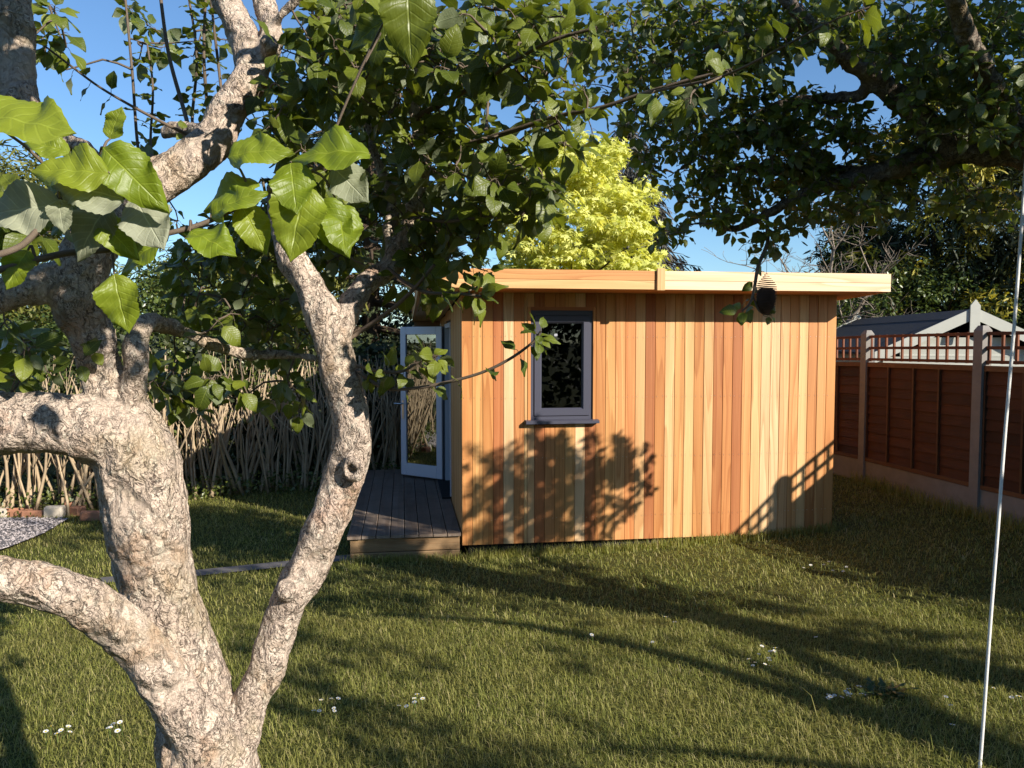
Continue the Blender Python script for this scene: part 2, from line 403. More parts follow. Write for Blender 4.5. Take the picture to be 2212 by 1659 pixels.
shell(0.02, WX0, 0.022, 0.12, ZB + .02, ZT - .08); shell(WX1, W_ - .02, 0.022, 0.12, ZB + .02, ZT - .08)
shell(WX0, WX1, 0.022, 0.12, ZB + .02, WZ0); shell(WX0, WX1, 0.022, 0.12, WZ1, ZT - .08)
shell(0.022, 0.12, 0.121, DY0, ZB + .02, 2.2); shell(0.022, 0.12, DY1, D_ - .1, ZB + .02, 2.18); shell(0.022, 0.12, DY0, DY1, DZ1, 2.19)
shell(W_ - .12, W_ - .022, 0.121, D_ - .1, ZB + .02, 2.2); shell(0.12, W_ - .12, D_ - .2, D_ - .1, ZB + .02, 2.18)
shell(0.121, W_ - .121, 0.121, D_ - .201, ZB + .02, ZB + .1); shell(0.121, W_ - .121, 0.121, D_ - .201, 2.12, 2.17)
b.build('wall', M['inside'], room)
b = MB(); b.box(0.06, W_ - .06, 0.06, D_ - .06, -0.06, ZB + .019); b.build('plinth', M['black'], room)
O_, P_, R_, Y_, Z_ = (0.60, 0.275, 0.095), (0.72, 0.45, 0.21), (0.47, 0.185, 0.065), (0.66, 0.355, 0.135), (0.80, 0.56, 0.31)
seq = [O_, Y_, O_, R_, Z_, O_, P_, R_, O_, O_, Y_, Z_, R_, O_, Y_, Y_, O_, P_, R_, O_, P_, Y_, P_, O_, P_, R_, O_, R_, O_, O_, Y_, P_, Z_, Z_, P_, Y_, P_, P_]
seq = seq[:26] + [O_, R_, Y_, P_, Z_, Z_, P_, Y_, P_, O_, Y_, O_]
rng = random.Random(5)
NB = 38; PITCH = W_ / NB
_bm = {}
def board_mesh(w, h):                             # one vertical board with eased edges, its foot at the origin
    k = (round(w, 4), round(h, 4))
    if k not in _bm:
        e = 0.003
        mb = MB(); mb.prism([(0.0012, 0.022), (0.0012, 0.003), (0.0012 + e, 0), (w - 0.0012 - e, 0), (w - 0.0012, 0.003), (w - 0.0012, 0.022)], 2, 0, h)
        o = mb.build('board', M['cedar'], None); _bm[k] = o.data; bpy.data.objects.remove(o)
    return _bm[k]
def board(x, y, z, w, h, col, rz=0.0):
    o = bpy.data.objects.new('board', board_mesh(w, h)); link(o, room)
    o.location = (x, y, z); o.rotation_euler = (0, 0, rz)
    j = rng.uniform(0.9, 1.08); o.color = (min(1, col[0] * j), min(1, col[1] * j * rng.uniform(.96, 1.04)), min(1, col[2] * j), 1); return o
FR = 0.03                                         # plain reveal trim each side of the window
for i in range(NB):
    x0, x1 = i * PITCH, (i + 1) * PITCH; c = seq[i]
    if x1 <= WX0 - FR + 1e-6 or x0 >= WX1 + FR - 1e-6 or False:
        board(x0, rng.uniform(-.0012, .0012), ZB, PITCH, ZT - ZB, c)
    else:
        l = max(x0, 0); 
        if x0 < WX0 - FR: board(x0, 0, ZB, WX0 - FR - x0, ZT - ZB, c)
        if x1 > WX1 + FR: board(WX1 + FR, 0, ZB, x1 - WX1 - FR, ZT - ZB, c)
        a0, a1 = max(x0, WX0 - FR), min(x1, WX1 + FR)
        board(a0, 0, ZB, a1 - a0, WZ0 - .045 - ZB, c); board(a0, 0, WZ1 + FR, a1 - a0, ZT - WZ1 - FR, c)
for (x0, w) in ((WX0 - FR, FR), (WX1, FR)): board(x0, -0.004, WZ0 - .04, w, WZ1 + FR - WZ0 + .04, O_)
b = MB(); b.box(WX0, WX1, -0.0035, 0.022, WZ1, WZ1 + FR); o = b.build('reveal_trim', M['cedar_h'], room); o.color = rgba(R_)
ny = int(DY0 / PITCH)
for i in range(ny):                               # left face, shaded; boards face -x
    board(0.0, (i + 1) * DY0 / ny, ZB, DY0 / ny, 2.3 - ZB - i * .004, rng.choice([O_, Y_, P_]), -math.pi / 2)
nn = 11
for i in range(nn):
    y = DY0 + (i + 1) * (DY1 - DY0) / nn; board(0.0, y, DZ1 + .03, (DY1 - DY0) / nn, 0.11, rng.choice([O_, Y_, R_]), -math.pi / 2)
n2_ = int((D_ - DY1) / PITCH)
for i in range(n2_): board(0.0, DY1 + (i + 1) * (D_ - DY1) / n2_, ZB, (D_ - DY1) / n2_, 2.2 - ZB, rng.choice([O_, Y_, P_]), -math.pi / 2)
nr = int(D_ / PITCH)
for i in range(nr): board(W_, i * D_ / nr, ZB, D_ / nr, 2.3 - ZB - i * .004, rng.choice([O_, Y_, P_, R_]), math.pi / 2)
b = MB(); b.box(0.0, W_, D_ - .098, D_ - .07, ZB, 2.18); o = b.build('rear_panel', M['cedar'], room); o.color = rgba(O_)
b = MB()                                          # nail heads in four rows
for z in (0.32, 0.86, 1.40, 1.94):
    for i in range(NB):
        for dx in (0.018, PITCH - 0.018):
            x = i * PITCH + dx
            if WX0 - .1 < x < WX1 + .1 and WZ0 - .1 < z < WZ1 + .1: continue
            zz = z + rng.uniform(-.006, .006); b.box(x - .0022, x + .0022, -.0032, .004, zz - .0022, zz + .0022)
tag(b.build('nail_head', M['steel'], room), kind='stuff')
# roof: deck, fascias, soffit
FX0, FX1, FY0, FY1 = -0.375, 3.77, -0.40, D_ + 0.12
def slope_prism(x0, x1, y0, y1, lo, hi, name, mat, col=None, parent=None):
    mb = MB(); v = [(x, y, soff(y) + h) for h in (lo, hi) for y in (y0, y1) for x in (x0, x1)]
    mb.add(v, [(0, 2, 3, 1), (4, 5, 7, 6), (0, 1, 5, 4), (2, 6, 7, 3), (0, 4, 6, 2), (1, 3, 7, 5)])
    o = mb.build(name, mat, parent or room)
    if col: o.color = rgba(col)
    return o
roof = slope_prism(FX0 + .03, FX1 - .03, FY0 + .03, FY1 - .03, 0.03, 0.15, 'roof', M['black'])
UJ = 1.655
zf = soff(FY0)
for (x0, x1, c1, c2) in ((FX0, UJ, (0.62, 0.315, 0.115), (0.74, 0.47, 0.21)), (UJ, FX1, (0.88, 0.66, 0.42), (0.90, 0.70, 0.46))):
    b = MB(); b.box(x0 + (0.0015 if x0 > 0 else 0), x1 - (0.0015 if x1 < 2 else 0), FY0, FY0 + .029, zf + .076, zf + .158, 0.002); o = b.build('fascia_board', M['cedar_h'], room); o.color = rgba(c1)
    b = MB(); b.box(x0 + (0.0015 if x0 > 0 else 0), x1 - (0.0015 if x1 < 2 else 0), FY0 + .001, FY0 + .029, zf, zf + .0745, 0.002); o = b.build('fascia_board', M['cedar_h'], room); o.color = rgba(c2)
b = MB(); b.box(UJ - .035, UJ + .035, FY0 - .022, FY0 - .0005, zf - .008, zf + .176, 0.003); o = b.build('cover_strip', M['cedar'], room); o.color = (0.74, 0.47, 0.22, 1)
for x0 in (FX0, FX1 - .028):
    slope_prism(x0, x0 + .028, FY0 + .0295, FY1, 0.0, 0.0745, 'fascia_board', M['cedar_y'], P_)
    slope_prism(x0, x0 + .028, FY0 + .0295, FY1, 0.076, 0.158, 'fascia_board', M['cedar_y'], O_)
slope_prism(FX0 + .0285, FX1 - .0285, FY1 - .028, FY1, 0.0, 0.158, 'fascia_board', M['cedar_h'], O_)
ns = 4                                            # soffit boards, along the front canopy and the side
for i in range(ns):
    w = (0 - FX0 - .03) / ns; slope_prism(FX0 + .03 + i * w, FX0 + .03 + (i + 1) * w - .003, FY0 + .03, FY1 - .03, 0.005, 0.024, 'soffit_board', M['cedar_y'], (0.62, 0.47, 0.28))
    w = (-FY0 - .032) / ns; slope_prism(0.0, FX1 - .03, FY0 + .03 + i * w, FY0 + .03 + (i + 1) * w - .003, 0.005, 0.024, 'soffit_board', M['cedar_h'], O_)
slope_prism(W_, FX1 - .03, 0.0, FY1 - .03, 0.005, 0.024, 'soffit_board', M['cedar_y'], O_)
slope_prism(FX0 + .028, -.001, FY1 - .10, FY1 - .031, -0.07, 0.004, 'end_board', M['cedar_h'], (0.25, 0.15, 0.08))
for y in (0.85, 2.05):
    mb = MB(); mb.tube([(-.19, y, soff(y) + .006), (-.19, y, soff(y) - .004)], [.042, .045], 16); mb.build('downlight', M['steel'], room)
# window
win = MB()
win.box(WX0, WX0 + .028, .012, .085, WZ0, WZ1); win.box(WX1 - .028, WX1, .012, .085, WZ0, WZ1)
win.box(WX0 + .0281, WX1 - .0281, .013, .085, WZ1 - .045, WZ1); win.box(WX0 + .0281, WX1 - .0281, .013, .085, WZ0, WZ0 + .028)
wf = win.build('window_frame', M['anthracite'], room)
def mitred(mb, x0, x1, z0, z1, w, yf, yb, lip):   # sash: four mitred bars with a sloping inner lip
    o = [(x0, z0), (x1, z0), (x1, z1), (x0, z1)]; i = [(x0 + w, z0 + w), (x1 - w, z0 + w), (x1 - w, z1 - w), (x0 + w, z1 - w)]
    k = [(x0 + w + lip, z0 + w + lip), (x1 - w - lip, z0 + w + lip), (x1 - w - lip, z1 - w - lip), (x0 + w + lip, z1 - w - lip)]
    v = [(a, yf, c) for a, c in o] + [(a, yf, c) for a, c in i] + [(a, yf + .018, c) for a, c in k] + [(a, yb, c) for a, c in o] + [(a, yb, c) for a, c in k]
    f = []
    for j in range(4):
        n = (j + 1) % 4
        f += [(j, n, 4 + n, 4 + j), (4 + j, 4 + n, 8 + n, 8 + j), (12 + j, 12 + n, n, j), (8 + j, 8 + n, 16 + n, 16 + j), (16 + j, 16 + n, 12 + n, 12 + j)]
    mb.add(v, f)
mb = MB(); mitred(mb, WX0 + .034, WX1 - .03, WZ0 + .034, WZ1 - .05, .052, .002, .07, .014); mb.build('sash', M['anthracite'], wf, recalc=True)
mb = MB(); mb.box(WX0 + .095, WX1 - .09, .034, .046, WZ0 + .095, WZ1 - .11); mb.build('pane', M['glass_dark'], wf)
mb = MB(); mb.prism([(-.062, WZ0 - .034), (-.062, WZ0 - .008), (.01, WZ0 - .0005), (.02, WZ0 - .0005), (.02, WZ0 - .034)], 0, WX0 - .05, WX1 + .05); mb.build('sill', M['anthracite'], wf, recalc=True)
mb = MB(); sx, sz = 0.83, 1.945                   # small maker's sticker left on the glass
mb.box(sx, sx + .026, .0325, .0335, sz, sz + .02); mb.mi = 1
for q in range(3): mb.box(sx + .004 + q * .007, sx + .008 + q * .007, .0315, .0324, sz + .006, sz + .014)
mb.build('sticker', [M['upvc'], M['black']], wf)
# doorway and open door leaf
mb = MB()
mb.box(-.012, .09, DY0, DY0 + .05, ZB + .1, DZ1); mb.box(-.012, .09, DY1 - .05, DY1, ZB + .1, DZ1); mb.box(-.012, .09, DY0 + .0501, DY1 - .0501, DZ1 - .05, DZ1)
df = mb.build('door_frame', M['upvc'], room)
mb = MB(); mb.box(-.10, .10, DY0 - .02, DY1 + .0, ZB + .02, ZB + .135); mb.build('threshold', M['black'], room)
LW, LH = 0.66, 1.83
hinge = np.array([-.03, DY1 - .03, 0.245])
leafdir = np.array([-0.825, 0.565]); la = math.atan2(leafdir[1], leafdir[0]) - ALPHA
door = MB()                                       # local: x along the leaf from the hinge, y depth, z up
st = 0.088
for (x0, x1, z0, z1) in ((0, st, 0, LH), (LW - st, LW, 0, LH), (st + .0001, LW - st - .0001, 0, .15), (st + .0001, LW - st - .0001, LH - .095, LH)):
    door.box(x0, x1, -.03, .03, z0, z1, 0.004)
dl = door.build('door', M['upvc'], room); dl.location = hinge; dl.rotation_euler = (0, 0, la)
mb = MB(); mb.box(st + .001, LW - st - .001, -.012, .012, .151, LH - .096); mb.build('pane', M['glass'], dl)
mb = MB(); mb.box(-.012, -.0005, -.034, .034, 0, LH); mb.build('seal_edge', M['upvc_grey'], dl)
for (z) in (.28, .95, 1.6):
    mb = MB(); mb.tube([(-.02, -.035, z), (-.02, -.035, z + .09)], .011, 8); mb.build('hinge', M['black'], dl)
mb = MB()
for s in (-1, 1):
    y = s * .031
    mb.box(LW - .062, LW - .028, min(y, y + s * .008), max(y, y + s * .008), .70, .93, .002)
    mb.tube([(LW - .045, y, .885), (LW - .045, y + s * .045, .885)], .009, 8); mb.tube([(LW - .05, y + s * .042, .885), (LW + .065, y + s * .042, .885)], .009, 8)
mb.build('handle', M['steel'], dl)

# ------------------------------------------------------------------ deck
deck = empty('timber_deck', (AX, AY, 0), ALPHA); tag(deck, 'raised timber deck of grooved boards beside the open glass door', 'deck')
DT = 0.216; NDB = 8; DP = 0.99 / NDB; DL = 3.5
def groove_prof(w, n, dep, th):                   # ribbed top profile
    pr = [(0.002, -th), (0.002, -0.003), (0.005, 0)]; m = (w - 0.01) / n
    for i in range(n):
        x = 0.005 + i * m
        if i: pr += [(x + m * .12, 0)]
        pr += [(x + m * .52, 0), (x + m * .60, -dep), (x + m * .95, -dep)] if i < n - 1 else []
    pr += [(w - 0.005, 0), (w - 0.002, -0.003), (w - 0.002, -th)]; return pr
mb = MB(); mb.prism(groove_prof(DP - .004, 11, .004, .027), 1, 0, DL); proto = mb.build('deck_board', M['deck'], None, recalc=True); dme = proto.data; bpy.data.objects.remove(proto)
for i in range(NDB):
    o = link(bpy.data.objects.new('deck_board', dme), deck); o.location = (-0.995 + i * DP, -0.012 - rng.uniform(0, .006), DT)
    j = rng.uniform(.85, 1.15); o.color = (0.27 * j, 0.22 * j, 0.175 * j, 1)
def fascia_mesh(L):
    mb = MB(); w = 0.122
    pr = [(q, p) for p, q in groove_prof(w, 10, .004, .027)]
    mb.prism([(-y, z) for (y, z) in pr], 0, 0, L); o = mb.build('deck_fascia', M['deck_x'], None, recalc=True); me = o.data; bpy.data.objects.remove(o); return me
f1 = fascia_mesh(0.95)
for k, z in enumerate((DT - .028 - .124, DT - .028 - .250)):
    o = link(bpy.data.objects.new('deck_fascia', f1), deck); o.location = (-0.97, 0.012, z); j = 1 - .06 * k; o.color = (0.36 * j, 0.25 * j, 0.135 * j, 1)
f2 = fascia_mesh(DL - .06)
for k, z in enumerate((DT - .028 - .124, DT - .028 - .250)):
    o = link(bpy.data.objects.new('deck_fascia', f2), deck); o.location = (-0.972, DL - .02, z); o.rotation_euler = (0, 0, -math.pi / 2); o.color = (0.32, 0.22, 0.12, 1)
mb = MB()
for y in np.linspace(.1, DL - .1, 8): mb.box(-.94, -.01, y - .022, y + .022, -.04, DT - .029)
mb.build('joist', M['black'], deck)

# ------------------------------------------------------------------ fence with trellis
POSTS = [(3.88, 10.85), (4.13, 9.0), (4.35, 7.16), (4.78, 5.30), (5.45, 3.5), (6.15, 1.7), (6.85, -0.1), (7.55, -1.9)]
DKB = (0.125, 0.05, 0.024)
post_lab = ['concrete fence post behind the cedar garden room', 'tall concrete fence post nearest to the cedar wall corner', 'concrete fence post standing beside the white cord', 'concrete fence post level with the cedar wall',
            'concrete fence post where the fence bends outward', 'concrete fence post past the overhanging apple tree', 'concrete fence post second from the end of the run', 'concrete fence post ending the run']
pm = MB(); pm.box(-.05, .05, -.055, .055, -.3, 1.72); pm.add([(-.05, -.055, 1.7201), (.05, -.055, 1.7201), (.05, .055, 1.7201), (-.05, .055, 1.7201), (-.028, -.03, 1.765), (.028, -.03, 1.765), (.028, .03, 1.765), (-.028, .03, 1.765)], [(0, 1, 5, 4), (1, 2, 6, 5), (2, 3, 7, 6), (3, 0, 4, 7), (4, 5, 6, 7)])
po = pm.build('fence_post', M['concrete'], None); pme = po.data; bpy.data.objects.remove(po)
for i, (x, y) in enumerate(POSTS):
    o = link(bpy.data.objects.new('fence_post', pme)); o.location = (x, y, ground(x, y))
    a = POSTS[min(i + 1, len(POSTS) - 1)]; c = POSTS[max(i - 1, 0)]; o.rotation_euler = (0, 0, math.atan2(c[1] - a[1], c[0] - a[0]) - math.pi / 2)
    tag(o, post_lab[i], 'fence post', 'concrete fence posts')
nearby = ['behind the cedar garden room', 'between the two tall concrete posts', 'beside the white cord', 'under the apple limb', 'past the bend in the fence', 'second from the end of the run', 'at the end of the run']
slat_v = []
for k in range(4):                                # waney edged slats, unit length along y
    r2 = random.Random(40 + k); mb = MB(); n = 9; top, bot = [], []
    for i in range(n + 1):
        bot.append(-.008 + .010 * mnoise.noise((i * .55, k * 7.3, 0))); top.append(.118 + .004 * mnoise.noise((i * .4, k * 3.1, 5)))
    v = []
    for i in range(n + 1):
        y = i / n; v += [(-.016, y, bot[i]), (-.008, y, bot[i]), (.0, y, top[i]), (.006, y, top[i])]
    f = []
    for i in range(n):
        a = i * 4; c = a + 4
        for (p, q) in ((0, 1), (1, 3), (3, 2), (2, 0)): f.append((a + p, a + q, c + q, c + p))
    f += [(0, 2, 3, 1), (n * 4, n * 4 + 1, n * 4 + 3, n * 4 + 2)]
    mb.add(v, f); o = mb.build('slat', M['fence'], None, recalc=True); slat_v.append(o.data); bpy.data.objects.remove(o)
def bar(name, parent, x0, x1, y0, y1, z0, z1, mat, col):
    mb = MB(); mb.box(x0, x1, y0, y1, z0, z1); o = mb.build(name, mat, parent); j = rng.uniform(.85, 1.15); o.color = (col[0] * j, col[1] * j, col[2] * j, 1); return o
for i in range(len(POSTS) - 1):
    p, q = np.array(POSTS[i + 1]), np.array(POSTS[i]); d = q - p; L = float(np.linalg.norm(d)) - .1; d /= np.linalg.norm(d); s = p + d * .05
    z0, z1 = ground(*p), ground(*q); zz = (z0 + z1) / 2; rot = math.atan2(d[1], d[0]) - math.pi / 2; pit = math.atan2(z1 - z0, L)
    def grp(name, lab, cat, g):
        e = empty(name, (s[0], s[1], z0)); e.rotation_euler = (pit, 0, rot); return tag(e, lab + ' ' + nearby[i], cat, g)
    gb = grp('gravel_board', 'concrete gravel board under the fence panel', 'gravel board', 'gravel boards under the fence'); bar('slab', gb, -.022, .022, .0, L, -.1, .245, M['concrete'], (1, 1, 1))
    fp = grp('lap_fence', 'dark brown lap fence panel', 'fence panel', 'lap fence panels')
    for k in range(10):
        o = link(bpy.data.objects.new('slat', slat_v[(k * 3 + i) % 4]), fp); o.location = (0.0, .03, .285 + k * .105); o.scale = (1, L - .06, 1); j = rng.uniform(.55, 1.25); o.color = (0.085 * j, 0.03 * j, 0.013 * j, 1)
    bar('rail', fp, -.03, .028, .0, L, 1.345, 1.395, M['fence'], (0.2, 0.1, 0.045)); bar('rail', fp, -.03, .028, .0, L, .25, .29, M['fence'], (0.2, 0.1, 0.045))
    for yy in (0.0, L - .032): bar('stile', fp, -.028, .026, yy, yy + .032, .2901, 1.3449, M['fence_z'], (0.10, 0.05, 0.025))
    for yy in (L * .27, L * .5, L * .75): bar('batten', fp, -.036, -.0165, yy, yy + .024, .2901, 1.3449, M['fence_z'], (0.14, 0.07, 0.03))
    tr = grp('trellis_panel', 'square mesh brown trellis on the fence', 'trellis', 'trellis panels along the fence top')
    for zr in (1.415, 1.545, 1.675): bar('rail', tr, -.012, .012, .0, L, zr, zr + .03, M['fence'], (0.16, 0.06, 0.03))
    nu = 13
    for k in range(nu): y = .004 + k * (L - .033) / (nu - 1); bar('upright', tr, .0125, .0305, y, y + .025, 1.412, 1.708, M['fence_z'], (0.24, 0.095, 0.05))

# ------------------------------------------------------------------ neighbour's shed
r0 = P(2094, 668, 10.0); r1 = P(1858, 690, 14.2)
sv = r1 - r0; SL = float(np.linalg.norm(sv[:2])); sa = math.atan2(sv[1], sv[0]) - math.pi / 2
shed = empty('garden_shed', (r0[0], r0[1], 0.2), sa); tag(shed, 'grey painted shed with black felt roof beyond the fence', 'shed')
RZ = r0[2] - 0.2 - .03; HW = 1.1; EZ = RZ - .52
for k in range(14):                               # shiplap on the gable
    z0 = k * .125; hw = HW - .06 if z0 + .125 < EZ else max(.05, (HW - .06) * (RZ - .04 - z0 - .125) / (RZ - EZ))
    mb = MB(); mb.prism([(0.0, z0), (0.0, z0 + .02), (.012, z0 + .026), (.004, z0 + .123), (.03, z0 + .123), (.03, z0)], 0, -hw, hw); mb.build('board', M['shed'], shed, recalc=True)
mb = MB(); mb.box(-HW + .06, -HW + .09, .03, SL, 0, EZ); mb.box(HW - .09, HW - .06, .03, SL, 0, EZ); mb.box(-HW + .06, HW - .06, SL - .03, SL + .001, 0, EZ); mb.build('wall', M['shed'], shed)
for s in (-1, 1):
    mb = MB(); pts = [(0, RZ), (s * (HW + .08), EZ - .04)]
    v = [(x, y, z + h) for h in (0, .03) for y in (-.12, SL + .12) for (x, z) in pts]
    mb.add(v, [(0, 2, 3, 1), (4, 5, 7, 6), (0, 1, 5, 4), (2, 6, 7, 3), (0, 4, 6, 2), (1, 3, 7, 5)]); ro = mb.build('roof', M['felt'], shed, recalc=True)
    m2 = MB(); x = s * (HW + .08) * .22; z = RZ - (RZ - EZ + .04) * .22; v = [(x + dx, y, z - s * dx * (RZ - EZ + .04) / (HW + .08) + h) for h in (.0305, .036) for y in (-.12, SL + .12) for dx in (-.012, .012)]
    m2.add(v, [(0, 2, 3, 1), (4, 5, 7, 6), (0, 1, 5, 4), (2, 6, 7, 3), (0, 4, 6, 2), (1, 3, 7, 5)]); m2.build('felt_lap', M['felt'], ro, recalc=True)
    for yy in (-.145, SL + .121):
        mb = MB(); v = [(x, y, z + h) for y in (yy, yy + .022) for (x, z, h) in ((0, RZ, .05), (s * (HW + .1), EZ - .05, .05), (s * (HW + .1), EZ - .05, -.10), (0, RZ, -.10))]
        mb.add(v, [(0, 1, 2, 3), (4, 7, 6, 5), (0, 4, 5, 1), (1, 5, 6, 2), (2, 6, 7, 3), (3, 7, 4, 0)]); mb.build('bargeboard', M['shed'], shed, recalc=True)
for yy in (-.17, SL + .145):
    mb = MB(); mb.prism([(-.06, RZ - .28), (.06, RZ - .28), (.06, RZ + .07), (0, RZ + .15), (-.06, RZ + .07)], 1, yy, yy + .022); mb.build('finial', M['shed'], shed, recalc=True)

# ------------------------------------------------------------------ gravel path, brick edging, paving strip
def ground_poly(name, pts, mat, lift, label, cat):
    v = [(p[0], p[1], ground(p[0], p[1]) + lift) for p in pts]
    me = bpy.data.meshes.new(name); me.from_pydata(v, [], [tuple(range(len(v)))]); me.materials.append(mat)
    o = link(bpy.data.objects.new(name, me)); tag(o, label, cat, kind='structure'); return o
gp = [G(*q) for q in ((150, 1125), (95, 1158), (20, 1188), (-330, 1300), (-700, 1290), (-500, 1130), (0, 1124))]
ground_poly('gravel_path', gp, M['slab'], .03, 'pinkish grey gravel path beside the hedge', 'path')
def in_poly(x, y, poly):
    c = False; n = len(poly)
    for i in range(n):
        a, b_ = poly[i], poly[i - 1]
        if (a[1] > y) != (b_[1] > y) and x < (b_[0] - a[0]) * (y - a[1]) / (b_[1] - a[1]) + a[0]: c = not c
    return c
r3 = random.Random(8); V = []; Fc = []; rd = []
xs_ = [p[0] for p in gp]; ys_ = [p[1] for p in gp]
while len(rd) < 9000:
    x, y = r3.uniform(min(xs_), max(xs_)), r3.uniform(min(ys_), max(ys_))
    if not in_poly(x, y, gp): 
        continue
    s = r3.uniform(.007, .014); o = len(V); z = ground(x, y) + .034; a = r3.uniform(0, 6.3); t = r3.random()
    for k in range(4): V.append((x + s * math.cos(a + k * 1.57), y + s * math.sin(a + k * 1.57), z - .002))
    V.append((x + s * .2, y, z + s * r3.uniform(.5, .9))); Fc += [(o + k, o + (k + 1) % 4, o + 4) for k in range(4)]; rd.append(t)
me = fast_mesh('gravel', V, Fc, attrs={'rnd': np.repeat(rd, 5)}); me.materials.append(M['gravel'])
tag(link(bpy.data.objects.new('gravel', me)), 'loose pinkish gravel chippings on the path', 'gravel', kind='stuff')
st_poly = [G(765, 1199), G(762, 1211), G(430, 1246), G(225, 1262), G(215, 1250), G(430, 1233)]
ground_poly('paving_strip', st_poly, M['slab'], .01, 'sunken grey paving strip crossing the lawn to the deck', 'path')
def brick(p, L, Wd, H, rz, mat, label, cat, seed):
    rr = random.Random(seed); mb = MB(); mb.box(-L / 2, L / 2, -Wd / 2, Wd / 2, -.02, H, min(H, Wd) * .14)
    mb.v = [(x + rr.uniform(-.008, .008), y + rr.uniform(-.008, .008), z + rr.uniform(-.006, .006)) for x, y, z in mb.v]
    o = mb.build('brick' if cat == 'brick' else 'edging_stone', mat); o.location = (p[0], p[1], ground(p[0], p[1])); o.rotation_euler = (rr.uniform(-.06, .06), rr.uniform(-.06, .06), rz); tag(o, label, cat, 'bricks and stones edging the hedge bed')
for k, (px, py, L, H, rz, mt, lab, cat) in enumerate([
    (2, 1116, .16, .10, .1, 'stone', 'pale stone at the path edge before a red brick', 'stone'),
    (22, 1115, .24, .09, .12, 'brick', 'sunlit whole brick in the path edging', 'brick'),
    (47, 1115, .20, .07, .05, 'brick', 'low half buried brick in the path edging', 'brick'),
    (73, 1117, .22, .07, .3, 'brick', 'flaking tilted brick fragment beside the gravel', 'brick'),
    (119, 1116, .19, .12, .1, 'stone', 'square whitish stone block at the gravel corner', 'stone'),
    (152, 1106, .14, .12, .6, 'brick', 'broken orange brick end under the ivy', 'brick'),
    (168, 1112, .15, .09, -.4, 'brick', 'small wedge of orange brick on the grass edge', 'brick'),
    (209, 1122, .30, .09, .22, 'brick', 'long pale faced brick lying by the apple trunk', 'brick')]):
    brick(G(px, py), L, .11, H, rz, M[mt], lab, cat, k)
# ------------------------------------------------------------------ foliage tools
def leaf_template(ns=5, nc=1, length=1.0, width=0.62, fold=0.25, curl=0.35, wave=0.0, serr=0.0, seed=0):
    """apple leaf: along +x from the stalk, face up +z; returns verts, tris, uv"""
    rr = random.Random(seed); V = []; UV = []
    ph = rr.uniform(0, 6)
    for i in range(ns + 1):
        t = i / ns
        w = width * 0.5 * (math.sin(math.pi * min(1, t ** 0.80)) ** 0.72) * (1.0 if t < .8 else 1 - .35 * ((t - .8) / .2))
        if i == 0: w = width * .04
        if i == ns: w = 0.002
        for j in range(-nc, nc + 1):
            u = j / nc; ww = w
            if abs(j) == nc and serr and 0 < i < ns: ww *= 1 + serr * (1 if i % 2 else -1)
            x = t * length - (0.04 * (abs(u) ** 2) * (1 if t > .5 else 0))
            z = fold * abs(u) * ww - curl * t * t * length * .5 - .10 * curl * (u * u)
            z += wave * math.sin(ph + t * 9 + u * 2.2) * abs(u) * ww * 2 + wave * .3 * math.sin(ph + t * 23)*ww
            V.append((x, u * ww, z)); UV.append((u, t))
    k = 2 * nc + 1; Fc = []
    for i in range(ns):
        for j in range(2 * nc):
            a = i * k + j; b_ = a + k
            if i == ns - 1: Fc += [(a, b_ + j * 0, a + 1)] if False else [(a, b_, a + 1), (a + 1, b_, b_ + 1)]
            else: Fc += [(a, b_, a + 1), (a + 1, b_, b_ + 1)]
    return np.array(V), np.array(Fc), np.array(UV)
def rot_from(axis, normal):
    """columns: leaf x axis, y axis, z axis for arrays of axis / normal"""
    a = axis / (np.linalg.norm(axis, axis=1)[:, None] + 1e-9)
    n = normal - a * np.sum(a * normal, 1)[:, None]; n /= np.linalg.norm(n, axis=1)[:, None] + 1e-9
    y = np.cross(n, a); return np.stack([a, y, n], 2)
def scatter_mesh(name, templates, pos, R, size, rnd, mat, parent=None, smooth=True, idx=None):
    """joins many small leaves into one mesh"""
    N = len(pos); idx = np.zeros(N, int) if idx is None else idx
    VV, FF, UU, AA = [], [], [], []; off = 0
    for k, (tv, tf, tu) in enumerate(templates):
        sel = np.where(idx == k)[0]
        if not len(sel): continue
        v = np.einsum('nij,kj->nki', R[sel], tv) * size[sel][:, None, None] + pos[sel][:, None]
        n, m = v.shape[:2]
        f = (tf[None] + (np.arange(n) * m)[:, None, None] + off).reshape(-1, 3)
        VV.append(v.reshape(-1, 3)); FF.append(f); UU.append(np.tile(tu, (n, 1))); AA.append(np.repeat(rnd[sel], m)); off += n * m
    me = fast_mesh(name, np.vstack(VV), np.vstack(FF), smooth, {'rnd': np.concatenate(AA)}, np.vstack(UU)); me.materials.append(mat)
    o = link(bpy.data.objects.new(name, me), parent); tag(o, kind='stuff'); return o
def unit(rs, n):
    v = rs.normal(size=(n, 3)); return v / np.linalg.norm(v, axis=1)[:, None]
DIAMOND = (np.array([(0, 0, 0), (.45, .3, .06), (1, 0, -.05), (.45, -.3, .06)], float), np.array([(0, 2, 1), (0, 3, 2)]), np.array([(0, 0), (1, .5), (0, 1), (-1, .5)], float))
NEEDLE = (np.array([(0, .06, 0), (0, -.06, 0), (.6, -.10, .02), (1, 0, -.06), (.6, .10, .02)], float), np.array([(0, 1, 2), (0, 2, 4), (4, 2, 3)]), np.zeros((5, 2)))
